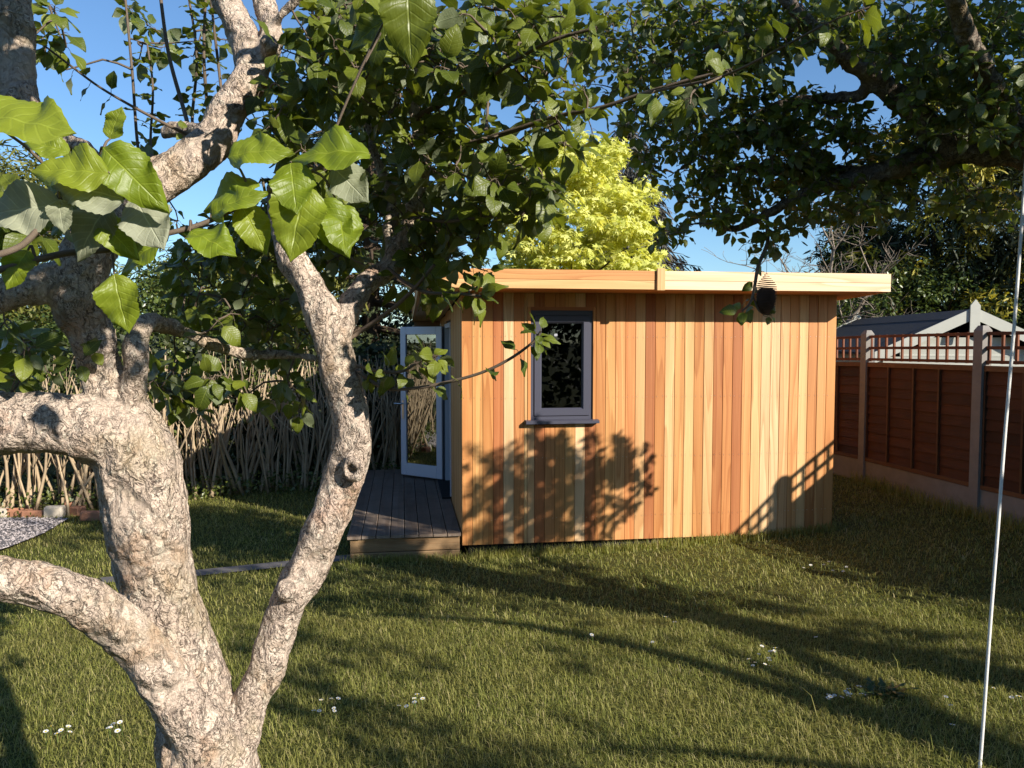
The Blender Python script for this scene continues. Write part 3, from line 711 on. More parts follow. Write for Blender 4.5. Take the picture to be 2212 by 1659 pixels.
def star_tpl():                                   # five lobed maple leaf
    v = [(0, 0, 0)]; tips = [(-75, .55), (-40, .85), (0, 1.0), (40, .85), (75, .55)]
    for i, (a, r) in enumerate(tips):
        if i: m = math.radians((a + tips[i - 1][0]) / 2); v.append((.42 * math.cos(m), .42 * math.sin(m), 0.0))
        v.append((r * math.cos(math.radians(a)), r * math.sin(math.radians(a)), -.12 * r))
    f = [(0, i, i + 1) for i in range(1, len(v) - 1)]
    return np.array(v), np.array(f), np.zeros((len(v), 2))
STAR = star_tpl()

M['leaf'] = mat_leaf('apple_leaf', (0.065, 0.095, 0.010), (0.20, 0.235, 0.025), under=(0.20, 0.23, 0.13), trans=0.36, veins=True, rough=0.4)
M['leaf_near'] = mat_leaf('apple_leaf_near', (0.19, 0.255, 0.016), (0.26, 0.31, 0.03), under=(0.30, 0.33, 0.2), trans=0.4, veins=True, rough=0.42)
M['leaf_pale'] = mat_leaf('apple_leaf_underside', (0.24, 0.26, 0.16), (0.34, 0.35, 0.25), under=(0.10, 0.15, 0.03), trans=0.25, veins=True, rough=0.7)
M['maple'] = mat_leaf('golden_maple_leaf', (0.52, 0.56, 0.085), (0.82, 0.82, 0.30), trans=0.42, rough=0.5, tcol=(1.2, 1.1, 0.6))
M['hedge_leaf'] = mat_leaf('hedge_leaf', (0.05, 0.075, 0.014), (0.14, 0.16, 0.035), trans=0.25, rough=0.35)
M['ivy_leaf'] = mat_leaf('ivy_leaf', (0.03, 0.055, 0.012), (0.12, 0.15, 0.035), trans=0.2, rough=0.3)
M['cypress'] = mat_leaf('cypress_spray', (0.07, 0.085, 0.014), (0.19, 0.185, 0.03), trans=0.25, rough=0.6)
M['fir'] = mat_leaf('fir_needle', (0.02, 0.032, 0.014), (0.07, 0.085, 0.032), trans=0.1, rough=0.6)
M['spruce'] = mat_leaf('spruce_needle', (0.05, 0.05, 0.045), (0.12, 0.11, 0.09), trans=0.1, rough=0.7)
M['sun_gold_tip'] = mat_leaf('painted_sun_gold_tip', (0.27, 0.23, 0.025), (0.46, 0.39, 0.05), trans=0.25, rough=0.6)  # sunlight on the evergreen tips, painted in as gold foliage colour
M['dark_ever'] = mat_leaf('dark_evergreen_spray', (0.012, 0.02, 0.006), (0.045, 0.055, 0.012), trans=0.12, rough=0.6)
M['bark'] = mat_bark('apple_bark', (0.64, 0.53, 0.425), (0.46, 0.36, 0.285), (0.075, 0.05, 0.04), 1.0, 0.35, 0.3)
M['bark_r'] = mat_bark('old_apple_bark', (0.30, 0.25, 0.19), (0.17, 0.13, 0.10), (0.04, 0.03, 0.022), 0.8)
M['twig'] = mat_plain('twig_bark', (0.14, 0.105, 0.075), 0.8, 0.4, 40.0, 0.25, bmp=0.5)
M['stem'] = mat_plain('hedge_stem_bark', (0.40, 0.30, 0.19), 0.85, 0.35, 16.0, 0.2, bmp=0.5)
M['bare'] = mat_plain('bare_twig', (0.22, 0.18, 0.14), 0.85, 0.3, 16.0, 0.2)

LT = [leaf_template(5, 1, 1, .66 + .05 * (k % 3), .22 + .1 * (k % 2), .25 + .12 * k, .10, 0, k) for k in range(5)]
LH = [leaf_template(24, 4, 1, .74 - .04 * k, .16 + .10 * k, .15 + .2 * k, .12 + .04 * (k % 2), .03, 20 + k) for k in range(4)]

def px_line(rows, n=6):
    """rows of (px, py, width px, depth) -> smooth 3D points and radii"""
    p = np.array([np.append(P(r[0], r[1], r[3]), r[2] / 2 / F_PX * r[3]) for r in rows]); q = smooth_line(p, n)
    return q[:, :3], np.maximum(q[:, 3], 0.0008)
def solid_limbs(name, limbs, voxel, mat, parent, seed, amp=1.0):
    """overlapping tapered tubes remeshed into one continuous trunk, then roughened"""
    mb = MB(); rr = random.Random(seed)
    for pts, rad in limbs:
        t, U, W = frames(pts); n = len(pts); seg = 14; v = []
        for i in range(n):
            for j in range(seg):
                a = j * 2 * math.pi / seg; dr = U[i] * math.cos(a) + W[i] * math.sin(a); base = pts[i]
                q = mnoise.noise(Vector((pts[i] * 7 + dr * 1.2 + seed).tolist())) * .13 + mnoise.noise(Vector((pts[i] * 2.5 + seed).tolist())) * .08
                v.append(base + dr * rad[i] * (1 + q * amp))
        f = []
        for i in range(n - 1):
            for j in range(seg): a, b_ = i * seg + j, i * seg + (j + 1) % seg; f.append((a, b_, b_ + seg, a + seg))
        f += [tuple(range(seg))[::-1], tuple(range((n - 1) * seg, n * seg))]; mb.add(v, f)
    o = mb.build(name, mat, None)
    md = o.modifiers.new('r', 'REMESH'); md.mode = 'VOXEL'; md.voxel_size = voxel
    sm = o.modifiers.new('s', 'SMOOTH'); sm.iterations = 5; sm.factor = .5
    dg = bpy.context.evaluated_depsgraph_get(); me = bpy.data.meshes.new_from_object(o.evaluated_get(dg)); bpy.data.objects.remove(o)
    n = len(me.vertices); co = np.empty(n * 3, np.float32); me.vertices.foreach_get('co', co); co = co.reshape(-1, 3)
    no = np.empty(n * 3, np.float32); me.vertices.foreach_get('normal', no); no = no.reshape(-1, 3)
    d = np.empty(n, np.float32)
    for i in range(n):
        p = Vector(co[i].tolist())
        v0 = mnoise.noise(p * 55) * .5 + mnoise.noise(p * 120) * .35
        v1 = mnoise.noise(Vector((p.x * 26, p.y * 26, p.z * 13)))
        d[i] = (.0040 * v0 + .0085 * max(-.3, v1)) * amp + .006 * mnoise.noise(p * 11)
    co = co + no * d[:, None]; me.vertices.foreach_set('co', co.ravel()); me.polygons.foreach_set('use_smooth', np.ones(len(me.polygons), bool))
    me.materials.clear(); me.materials.append(mat); me.name = name; me.update()
    return link(bpy.data.objects.new(name, me), parent)

class Twigs:
    """grows thin twigs from a skeleton towards target points and hangs leaves on them"""
    def __init__(s, seed): s.rs = np.random.RandomState(seed); s.sk = []; s.rad = []; s.V = []; s.F = []; s.lp = []; s.la = []; s.ln = []; s.ls = []; s.nv = 0
    def skel(s, pts, rad): s.sk.append(np.asarray(pts)); s.rad.append(np.asarray(rad))
    def tube(s, pts, rad, seg=5):
        v, f = tube_geo(pts, rad, seg, False); s.V.append(np.array(v)); s.F.append(np.array(f) + s.nv); s.nv += len(v)
    def leaf(s, p, axis, normal, size, stalk=0.3):
        a = axis / (np.linalg.norm(axis) + 1e-9); q = p + a * size * stalk
        if stalk > 0: s.tube([p, (p + q) / 2 + np.array([0, 0, .004]), q], [.0011, .0009, .0008], 3)
        s.lp.append(q); s.la.append(a); s.ln.append(normal); s.ls.append(size)
    def rosette(s, p, d, n, size, spread=1.0):
        rs = s.rs; d = d / (np.linalg.norm(d) + 1e-9); u = np.cross(d, [0.3, 0.2, 1.0]); u /= np.linalg.norm(u) + 1e-9; w = np.cross(d, u); a0 = rs.uniform(0, 6.3)
        for k in range(n):
            a = a0 + k * 2.4 + rs.uniform(-.4, .4); r = u * math.cos(a) + w * math.sin(a); f = rs.uniform(.1, .8)
            ax = r * spread + d * f + np.array([0, 0, -.30]) + rs.normal(0, .15, 3)
            nrm = np.array([0, 0, .75]) + d * .35 - r * .1 + SUN_TO * .35 + rs.normal(0, .38, 3)
            s.leaf(p - d * rs.uniform(0, .025), ax, nrm, size * rs.uniform(.6, 1.12))
    def along(s, pts, n, size, per=2):             # leaves up a shoot
        pts = np.asarray(pts); t = np.gradient(pts, axis=0)
        for k in range(n):
            i = int((k + s.rs.uniform(.2, .8)) / n * (len(pts) - 1)); s.rosette(pts[i], t[i], per, size, 1.0)
    def grow(s, targets, size, nl=(4, 7), r0=.003, maxlen=.9, mid=2):
        if not len(targets): return
        rs = s.rs; sk = np.vstack(s.sk); done = []
        dist = np.array([np.min(np.sum((sk - t) ** 2, 1)) for t in targets]); order = np.argsort(dist)
        buf = np.zeros((len(sk) + len(targets) * 6, 3)); buf[:len(sk)] = sk; m = len(sk)
        for i in order:
            t = targets[i]; dd = np.sum((buf[:m] - t) ** 2, 1); j = int(np.argmin(dd)); b0 = buf[j]; L = math.sqrt(dd[j])
            if L > maxlen: continue
            if L < .012: s.rosette(t, rs.normal(0, 1, 3) + np.array([0, 0, .5]), rs.randint(*nl), size); continue
            c1 = b0 + (t - b0) * .35 + rs.normal(0, .10 * L, 3) + np.array([0, 0, .10 * L]); c2 = b0 + (t - b0) * .7 + rs.normal(0, .07 * L, 3)
            pts = smooth_line([b0, c1, c2, t], 2); rad = np.linspace(min(r0 + L * .006, .009), .0016, len(pts)); s.tube(pts, rad, 4)
            buf[m:m + 5] = pts[2:7]; m += 5
            dr = pts[-1] - pts[-2]; s.rosette(t, dr, rs.randint(*nl), size)
            if mid and L > .1: s.along(pts[2:], mid, size * .9, 2)
        s.sk = [buf[:m]]
    def finish(s, parent, leaf_mat, twig_mat, keep=None, nobj=300, templates=LT):
        pos, ax, nm, sz = map(np.array, (s.lp, s.la, s.ln, s.ls))
        if keep is not None: k = keep(pos); pos, ax, nm, sz = pos[k], ax[k], nm[k], sz[k]
        R = rot_from(ax, nm); rnd = s.rs.uniform(0, 1, len(pos)); idx = s.rs.randint(0, len(templates), len(pos))
        pr = proj(pos); infr = (pr[:, 0] > 10) & (pr[:, 0] < 2202) & (pr[:, 1] > 10) & (pr[:, 1] < 1650) & (pr[:, 2] > .3)
        score = np.where(infr, sz / pr[:, 2], 0); top = np.argsort(-score)[:nobj]; rest = np.ones(len(pos), bool); rest[top] = False
        mes = []
        for k, (tv, tf, tu) in enumerate(templates):
            me = fast_mesh('leaf', tv, tf, True, None, tu); me.materials.append(leaf_mat); mes.append(me)
        for i in top:
            o = link(bpy.data.objects.new('leaf', mes[idx[i]]), parent)
            o.matrix_basis = Matrix.Translation(Vector((pos[i] - np.array(parent.location)).tolist())) @ (Matrix(R[i].tolist()).to_4x4() @ Matrix.Scale(float(sz[i]), 4))
        L0 = np.array(parent.location)
        if rest.any(): scatter_mesh('foliage', templates, pos[rest] - L0, R[rest], sz[rest], rnd[rest], leaf_mat, parent, True, idx[rest])
        me = fast_mesh('twig', np.vstack(s.V) - L0, np.vstack(s.F), True); me.materials.append(twig_mat); tag(link(bpy.data.objects.new('twig', me), parent), kind='stuff')
        print('leaves', parent.name, len(pos))
def blob_pts(rs, blobs):
    out = []
    for (px, py, rx, ry, d0, d1, n) in blobs:
        for _ in range(n):
            while True:
                a, b_ = rs.uniform(-1, 1, 2)
                if a * a + b_ * b_ <= 1: break
            out.append(P(px + a * rx, py + b_ * ry, rs.uniform(d0, d1)))
    return np.array(out)

# ------------------------------------------------------------------ front apple tree
base = P(455, 1659, 2.1); tree = empty('apple_tree', (base[0], base[1], 0.0)); tag(tree, 'gnarled apple tree with several pale flaking stems in the lawn', 'tree')
L_ = []
tr_rows = [(470, 2300, 330, 2.1), (465, 2220, 268, 2.1), (460, 1900, 235, 2.1), (455, 1700, 222, 2.1), (440, 1610, 205, 2.1), (425, 1540, 180, 2.1)]
main = [(440, 1600, 170, 2.1), (405, 1470, 158, 2.12), (375, 1380, 150, 2.13), (352, 1290, 152, 2.13), (330, 1200, 162, 2.12), (318, 1126, 168, 2.1), (304, 1050, 176, 2.1), (285, 970, 172, 2.1), (262, 900, 140, 2.1), (240, 850, 112, 2.1), (213, 780, 90, 2.08), (192, 710, 92, 2.06), (165, 650, 110, 2.04), (172, 590, 112, 2.04), (205, 525, 104, 2.05), (262, 455, 108, 2.08), (330, 400, 92, 2.12), (393, 362, 86, 2.16), (455, 308, 80, 2.2), (500, 230, 76, 2.25), (540, 162, 80, 2.3), (536, 105, 62, 2.32), (508, 40, 68, 2.34), (478, -30, 62, 2.36), (450, -160, 50, 2.4)]
limbs = {
 'trunk': tr_rows, 'main': main,
 'l1': [(470, 1640, 150, 2.06), (405, 1545, 118, 2.02), (335, 1440, 104, 1.98), (262, 1360, 100, 1.93), (190, 1305, 100, 1.88), (115, 1272, 96, 1.83), (0, 1247, 94, 1.78), (-180, 1250, 88, 1.7), (-420, 1200, 70, 1.6)],
 'l2': [(300, 950, 160, 2.1), (220, 935, 146, 2.06), (130, 918, 134, 2.02), (0, 912, 130, 1.98), (-160, 900, 122, 1.92), (-400, 800, 95, 1.85)],
 'l3': [(170, 615, 90, 2.03), (110, 612, 86, 2.0), (60, 622, 76, 1.97), (0, 640, 70, 1.94), (-160, 690, 62, 1.88), (-330, 640, 45, 1.8)],
 't': [(235, 420, 70, 2.05), (190, 338, 52, 2.0), (115, 296, 60, 1.96), (55, 255, 74, 1.93), (32, 190, 78, 1.92), (36, 100, 76, 1.92), (30, 0, 68, 1.92), (10, -200, 55, 1.95)],
 'r': [(505, 1640, 95, 2.1), (524, 1570, 84, 2.12), (544, 1510, 76, 2.13), (578, 1434, 74, 2.15), (610, 1332, 78, 2.17), (643, 1262, 82, 2.18), (678, 1193, 85, 2.2), (706, 1126, 85, 2.2), (735, 1060, 86, 2.22), (757, 985, 88, 2.22), (760, 920, 84, 2.22), (745, 850, 83, 2.22), (728, 790, 83, 2.22), (714, 730, 78, 2.22), (692, 672, 70, 2.22), (660, 605, 66, 2.24), (626, 548, 62, 2.26), (600, 480, 40, 2.3), (590, 400, 28, 2.35)],
 'r2': [(722, 735, 66, 2.22), (750, 678, 52, 2.25), (790, 612, 48, 2.3), (838, 582, 44, 2.34), (872, 530, 42, 2.36), (892, 455, 42, 2.38), (908, 385, 40, 2.4), (918, 335, 32, 2.4), (900, 285, 24, 2.42), (895, 200, 17, 2.45), (910, 60, 12, 2.5)],
 'u1': [(548, 150, 60, 2.3), (578, 118, 50, 2.3), (588, 70, 48, 2.32), (570, 10, 48, 2.35), (545, -120, 40, 2.4)],
 'u2': [(584, 100, 26, 2.31), (601, 42, 22, 2.3), (642, -2, 22, 2.28), (690, -60, 18, 2.25)],
 'spur': [(275, 880, 60, 2.08), (292, 800, 52, 2.06), (296, 735, 48, 2.06), (318, 695, 40, 2.1), (345, 700, 44, 2.2), (410, 724, 26, 2.3), (478, 751, 25, 2.36), (547, 766, 22, 2.4), (615, 765, 18, 2.42), (684, 776, 12, 2.45)],
 'stub': [(470, 300, 40, 2.2), (420, 282, 34, 2.24), (376, 282, 30, 2.26), (352, 290, 24, 2.27)],
 'mid': [(850, 560, 30, 2.34), (842, 500, 28, 2.4), (846, 430, 24, 2.45), (800, 300, 16, 2.5), (790, 150, 12, 2.6)],
}
geo = {k: px_line(v) for k, v in limbs.items()}
ov = smooth_line(np.array([np.append(geo['r2'][0][-8], .012), (-.35, 1.9, 3.0, .011), (-.2, 1.45, 3.05, .009), (.1, 1.05, 3.05, .007), (.5, .6, 3.1, .004)]), 6); geo['over'] = (ov[:, :3], ov[:, 3])
solids = [geo[k] for k in geo]
kn = P(617, 1275, 2.12)                            # knots and old pruning scars
solids.append((np.array([kn + np.array([.012, .02, 0]), kn, kn + np.array([-.012, -.022, 0])]), np.array([.026, .026, .014])))
k2 = P(764, 1012, 2.16); cr_ = np.linspace(0, 6.4, 13); solids.append((k2 + np.stack([.024 * np.cos(cr_), -.012 + 0 * cr_, .026 * np.sin(cr_)], 1), np.full(13, .009)))
k4 = P(578, 108, 2.27); solids.append((np.array([k4, k4 + np.array([.02, -.03, .01])]), np.array([.03, .022])))
solids = [(p - np.array(tree.location), r) for p, r in solids]
solid_limbs('trunk', solids, 0.0065, M['bark'], tree, 3, 1.0)
tw = Twigs(11)
for k, (p, r) in geo.items(): tw.skel(p, r)
def twig_px(T, rows, leaves=0, size=.05, per=3, tip=5, n=6):
    p, r = px_line(rows, n); T.tube(p, r, 6); T.skel(p, r)
    if leaves: T.along(p[2:], leaves, size, per)
    if tip: T.rosette(p[-1], p[-1] - p[-2], tip, size)
# named twigs seen in the photograph
twig_px(tw, [(932, 332, 16, 2.38), (990, 318, 13, 2.3), (1050, 300, 12, 2.22), (1115, 280, 11, 2.15), (1200, 252, 10, 2.08), (1300, 232, 9, 2.0), (1380, 205, 8, 1.95), (1480, 175, 7, 1.9), (1580, 150, 6, 1.86)], 12, .066, 3, 6)
twig_px(tw, [(905, 250, 13, 2.42), (990, 205, 11, 2.2), (1060, 165, 10, 2.0), (1130, 120, 8, 1.9), (1200, 85, 8, 1.85), (1290, 60, 7, 1.8)], 12, .064, 3, 6)
twig_px(tw, [(770, 800, 9, 2.2), (830, 838, 8, 2.15), (900, 838, 8, 2.1), (965, 826, 8, 2.08), (1040, 805, 7, 2.05), (1100, 776, 7, 2.03), (1150, 740, 6, 2.02), (1168, 716, 5, 2.0)], 7, .05, 2, 9)
twig_px(tw, [(772, 790, 8, 2.2), (820, 802, 8, 2.15), (868, 802, 7, 2.1), (905, 782, 6, 2.08), (945, 768, 5, 2.06)], 6, .06, 3, 7)
twig_px(tw, [(838, 580, 9, 2.3), (880, 612, 8, 2.2), (925, 632, 8, 2.15), (985, 634, 7, 2.12), (1040, 640, 6, 2.1)], 6, .068, 3, 7)
twig_px(tw, [(938, 572, 7, 2.1), (900, 618, 8, 2.15), (850, 665, 9, 2.2), (780, 715, 10, 2.25), (742, 740, 10, 2.24)], 0, .05, 2, 0)
twig_px(tw, [(880, 470, 9, 2.35), (960, 478, 8, 2.2), (1040, 470, 7, 2.1), (1120, 462, 6, 2.05), (1185, 450, 5, 2.02)], 3, .062, 3, 8)
twig_px(tw, [(425, 340, 10, 2.25), (398, 240, 9, 2.55), (365, 120, 8, 2.6), (347, -5, 7, 2.6), (335, -120, 6, 2.6)], 0, .03, 2, 0)
for rows in ([(385, 370, 8, 2.2), (330, 352, 8, 2.6), (300, 330, 7, 2.9), (285, 150, 6, 2.9), (268, -30, 5, 2.9)], [(330, 352, 8, 2.6), (325, 300, 6, 2.8), (330, 190, 5, 2.8), (318, 95, 4, 2.8)], [(455, 330, 9, 2.25), (450, 260, 8, 2.7), (440, 120, 7, 2.7), (445, -30, 6, 2.7)], [(430, 345, 8, 2.25), (415, 260, 7, 2.75), (425, 120, 6, 2.75), (405, -20, 5, 2.75)], [(480, 285, 8, 2.25), (478, 200, 7, 2.6), (462, 60, 6, 2.6), (452, -40, 5, 2.6)], [(1050, 300, 8, 2.22), (1052, 260, 7, 2.7), (1056, 180, 6, 2.8), (1068, -20, 5, 2.8)], [(690, 200, 9, 2.5), (678, 80, 7, 2.5), (672, -30, 6, 2.5)]):
    p, r = px_line(rows, 8); tw.tube(p, r, 5); tw.skel(p, r); tw.along(p[6:], 15, .05, 2)
twig_px(tw, [(430, 300, 8, 2.2), (370, 274, 7, 2.15), (290, 232, 6, 2.1), (215, 188, 5, 2.05), (150, 140, 5, 2.0), (95, 98, 4, 1.98)], 5, .045, 2, 6)
blobs = [(720, 190, 130, 190, 1.9, 2.9, 40), (800, 60, 170, 90, 1.8, 2.6, 26), (900, 170, 150, 160, 1.9, 2.8, 34), (1030, 110, 160, 110, 1.8, 2.6, 26), (1000, 360, 130, 90, 1.9, 2.7, 24), (1090, 420, 110, 80, 1.9, 2.6, 16),
         (640, 250, 70, 100, 1.9, 2.8, 18), (780, 420, 130, 110, 2.2, 3.0, 24), (560, 520, 130, 90, 2.4, 3.2, 18), (480, 640, 130, 80, 2.2, 3.2, 24), (600, 680, 110, 100, 2.3, 3.2, 22), (420, 830, 90, 50, 2.2, 3.0, 14), (430, 540, 100, 70, 2.3, 3.0, 12), (600, 850, 100, 50, 2.3, 2.9, 6), (980, 600, 80, 60, 2.1, 2.6, 6),
         (380, 60, 120, 110, 2.6, 3.4, 8), (90, 60, 60, 90, 2.1, 2.9, 6), (60, 480, 90, 60, 1.3, 2.2, 8), (60, 760, 110, 60, 1.9, 2.8, 14), (760, 520, 110, 70, 2.3, 3.0, 14), (940, 520, 90, 60, 2.2, 2.9, 12), (1200, 250, 110, 90, 1.9, 2.7, 12), (1160, 80, 120, 80, 1.9, 2.8, 14), (1000, 480, 90, 50, 2.1, 2.7, 10)]
blobs = [(a, b_, c, d, e, f, int(n * 1.55)) for a, b_, c, d, e, f, n in blobs]
tgt = list(blob_pts(tw.rs, blobs))
def cloud(rs, c, r, n):
    v = unit(rs, n) * (rs.uniform(0, 1, n) ** (1 / 3))[:, None]; return list(np.array(c) + v * np.array(r))
for c, r, n in (((-.1, 1.2, 2.68), (.27, .24, .17), 80), ((.35, .8, 3.0), (.45, .4, .25), 30), ((-.55, 1.38, 3.05), (.34, .3, .24), 120)): tgt += cloud(tw.rs, c, r, n)
tw.grow(np.array(tgt), .072, (3, 7), mid=1)
twig_px(tw, [(1380, 205, 7, 1.95), (1450, 190, 6, 1.7), (1560, 165, 6, 1.6), (1660, 118, 5, 1.5), (1740, 75, 5, 1.45), (1810, 40, 4, 1.4), (1880, 15, 4, 1.38)], 7, .055, 3, 7)
twig_px(tw, [(1560, 165, 5, 1.6), (1500, 195, 5, 1.55), (1490, 225, 4, 1.52)], 1, .055, 3, 4)
# close twigs that hang in front of the stems
near = Twigs(23)
for rows in ([(-200, 640, 16, .95), (-60, 600, 16, .98), (60, 566, 15, 1.0), (150, 546, 14, 1.02), (240, 538, 13, 1.04), (330, 512, 12, 1.06), (430, 486, 11, 1.08), (520, 445, 10, 1.1), (600, 405, 9, 1.12), (690, 362, 8, 1.15)],
             [(-120, 590, 15, .9), (-20, 556, 15, .9), (50, 528, 14, .92), (100, 472, 13, .94), (128, 440, 12, .95), (160, 400, 9, .96), (215, 372, 8, .97)]):
    p, r = px_line(rows, 6); near.tube(p, r, 8); near.skel(p, r)
# (px, py of the stalk end, length px, direction deg in the picture, tilt towards the camera, face tilt, depth, kind)
hero = [(-60, 245, 215, 8, .1, .9, .85, 0), (235, 375, 150, 185, .2, .5, .93, 0), (150, 330, 90, 200, .3, .6, .95, 0), (222, 318, 165, 42, .25, .45, .95, 0), (238, 300, 70, -70, .2, .5, 1.0, 0), (268, 430, 140, 195, .35, -.9, .95, 1),
        (492, 340, 130, -12, .2, .5, 1.08, 0), (800, 332, 165, 188, .1, .7, 1.1, 0), (628, 352, 120, 78, .3, .5, 1.1, 0), (662, 400, 160, 100, .35, .45, 1.1, 0), (690, 430, 130, 60, .3, .4, 1.12, 0), (560, 395, 120, 165, .2, .7, 1.1, 0), (730, 440, 120, 75, .3, .5, 1.13, 0),
        (247, 592, 122, 78, .05, .35, 1.02, 0), (235, 440, 130, 118, .25, -.8, 1.0, 1), (210, 470, 110, 40, .2, .6, 1.0, 0), (290, 425, 140, 55, .4, -.6, 1.0, 1), (410, 500, 120, 20, .3, .8, 1.06, 0), (350, 520, 110, 150, .2, .9, 1.05, 0), (455, 470, 120, -35, .3, .6, 1.08, 0), (130, 440, 150, 170, .2, -.8, .94, 1), (128, 430, 70, 80, .2, -.5, .93, 1),
        (520, 440, 110, 60, .2, .6, 1.1, 0), (610, 400, 95, 20, .2, .5, 1.12, 0), (720, 360, 110, 45, .3, -.6, 1.14, 1), (60, 540, 90, 110, .3, .5, 1.0, 0), (880, -50, 170, 88, .1, .15, 1.1, 2), (840, 40, 100, 150, .2, .4, 1.2, 2)]
HM = []
for k, t_ in enumerate(LH):
    row = []
    for mk in ('leaf_near', 'leaf_pale', 'leaf'):
        me = fast_mesh('leaf', t_[0], t_[1], True, None, t_[2]); me.materials.append(M[mk]); row.append(me)
    HM.append(row)
rs = np.random.RandomState(77)
for k, (px, py, L, dg, tl, fc, d, kind) in enumerate(hero):
    p = P(px, py, d); size = L / F_PX * d * 1.06; a = math.radians(dg)
    ax = np.array([math.cos(a), -tl + rs.normal(0, .1), -math.sin(a)]); ax /= np.linalg.norm(ax)
    nm = np.array([rs.normal(0, .2), -1.0, fc if fc > 0 else .2]) + SUN_TO * .2
    R = rot_from(ax[None], nm[None])[0]
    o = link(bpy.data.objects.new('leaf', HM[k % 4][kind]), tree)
    o.matrix_basis = Matrix.Translation(Vector((p - np.array(tree.location)).tolist())) @ (Matrix(R.tolist()).to_4x4() @ Matrix.Scale(size, 4))
    sk = np.vstack(near.sk + [near.sk[0]]); j = int(np.argmin(np.sum((sk - p) ** 2, 1))); b0 = sk[j]
    if np.linalg.norm(b0 - p) < .4: near.tube(smooth_line([b0, (b0 + p) / 2 + np.array([0, 0, .012]), p], 3), np.linspace(.0024, .0013, 7), 5)
me = fast_mesh('twig', np.vstack(near.V) - np.array(tree.location), np.vstack(near.F), True); me.materials.append(M['twig']); tag(link(bpy.data.objects.new('twig', me), tree), kind='stuff')
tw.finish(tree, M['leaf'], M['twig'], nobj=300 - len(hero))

# ------------------------------------------------------------------ overhanging apple tree at the fence side
tp = np.array([3.75, 3.15]); tree2 = empty('apple_tree', (tp[0], tp[1], ground(*tp))); tag(tree2, 'dark overhanging apple tree holding the wire feeder on its limb', 'tree')
def W3(rows): 
    p = np.array([list(r) for r in rows], float); q = smooth_line(p, 6); return q[:, :3], q[:, 3]
limbs2 = {
 'rb0': [(2560, 560, 120, 3.35), (2400, 420, 112, 3.5), (2290, 345, 100, 3.6), (2212, 322, 84, 3.65), (2140, 328, 62, 3.7), (2080, 327, 52, 3.72), (2020, 340, 54, 3.75), (1915, 368, 45, 3.8), (1842, 388, 36, 3.85), (1751, 413, 27, 3.9), (1660, 460, 19, 3.95), (1590, 494, 15, 4.0), (1550, 484, 10, 4.02), (1477, 487, 7, 4.05), (1420, 520, 5, 4.1)],
 'rb1': [(2060, 330, 52, 3.72), (2010, 280, 52, 3.7), (1970, 237, 50, 3.68), (1915, 190, 48, 3.65), (1868, 153, 42, 3.62), (1824, 120, 38, 3.6), (1751, 55, 32, 3.55), (1690, -10, 28, 3.5), (1600, -150, 20, 3.4)],
 'rb2': [(1880, 165, 30, 3.63), (1857, 205, 26, 3.7), (1769, 213, 24, 3.8), (1696, 222, 22, 3.9), (1623, 258, 18, 4.0), (1560, 310, 13, 4.1), (1500, 345, 9, 4.15), (1440, 385, 6, 4.2)],
 'rb3': [(1900, 372, 34, 3.8), (1830, 372, 26, 3.9), (1769, 362, 22, 4.0), (1680, 370, 20, 4.1), (1586, 362, 16, 4.2), (1530, 348, 10, 4.3), (1460, 300, 7, 4.35)],
 'rb4': [(2212, 310, 60, 3.6), (2150, 200, 50, 3.4), (2090, 80, 42, 3.2), (2040, -60, 36, 3.0), (1960, -250, 24, 2.8)],
 'rb5': [(1751, 55, 22, 3.55), (1640, 70, 16, 3.7), (1520, 110, 12, 3.9), (1420, 150, 8, 4.0), (1340, 150, 6, 4.1)],
}
geo2 = {k: px_line(v) for k, v in limbs2.items()}
q0 = geo2['rb0'][0][0]; r0_ = geo2['rb0'][1][0]
geo2['trunk2'] = W3([(tp[0], tp[1], -.05, .21), (tp[0], tp[1], .3, .165), (tp[0] - .03, tp[1] + .02, 1.0, .15), (tp[0] - .1, tp[1] + .05, 1.7, .15), (q0[0] + .05, q0[1] - .02, q0[2] - .12, .135), (q0[0] - .15, q0[1] + .03, q0[2] + .10, r0_)])
geo2['off2'] = W3([(3.6, 3.2, 1.8, .10), (3.9, 2.8, 2.5, .085), (4.1, 2.3, 3.2, .06), (4.1, 1.7, 3.8, .035), (4.0, 1.3, 4.2, .015)])
geo2['off3'] = W3([(3.65, 3.2, 1.9, .10), (3.6, 3.0, 2.8, .08), (3.4, 2.6, 3.5, .06), (3.0, 2.1, 4.1, .035), (2.7, 1.8, 4.5, .015)])
geo2['off4'] = W3([(3.7, 3.2, 1.6, .09), (3.7, 3.7, 2.1, .05), (3.7, 4.1, 2.35, .03), (3.6, 4.5, 2.5, .012)])
sol2 = [(p - np.array(tree2.location), r) for p, r in geo2.values()]
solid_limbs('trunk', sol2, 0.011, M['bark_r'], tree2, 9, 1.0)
t2 = Twigs(31)
for p, r in geo2.values(): t2.skel(p, r)
twig_px(t2, [(1656, 462, 9, 3.96), (1659, 513, 8, 3.98), (1653, 539, 9, 3.98), (1638, 574, 8, 3.98), (1631, 613, 7, 3.98), (1626, 640, 6, 3.98), (1618, 658, 5, 3.98), (1603, 672, 4, 3.98)], 6, .085, 2, 5, 4)
twig_px(t2, [(1627, 640, 4, 3.98), (1640, 672, 4, 3.98), (1665, 680, 3, 3.98)], 0, .06, 2, 5, 4)
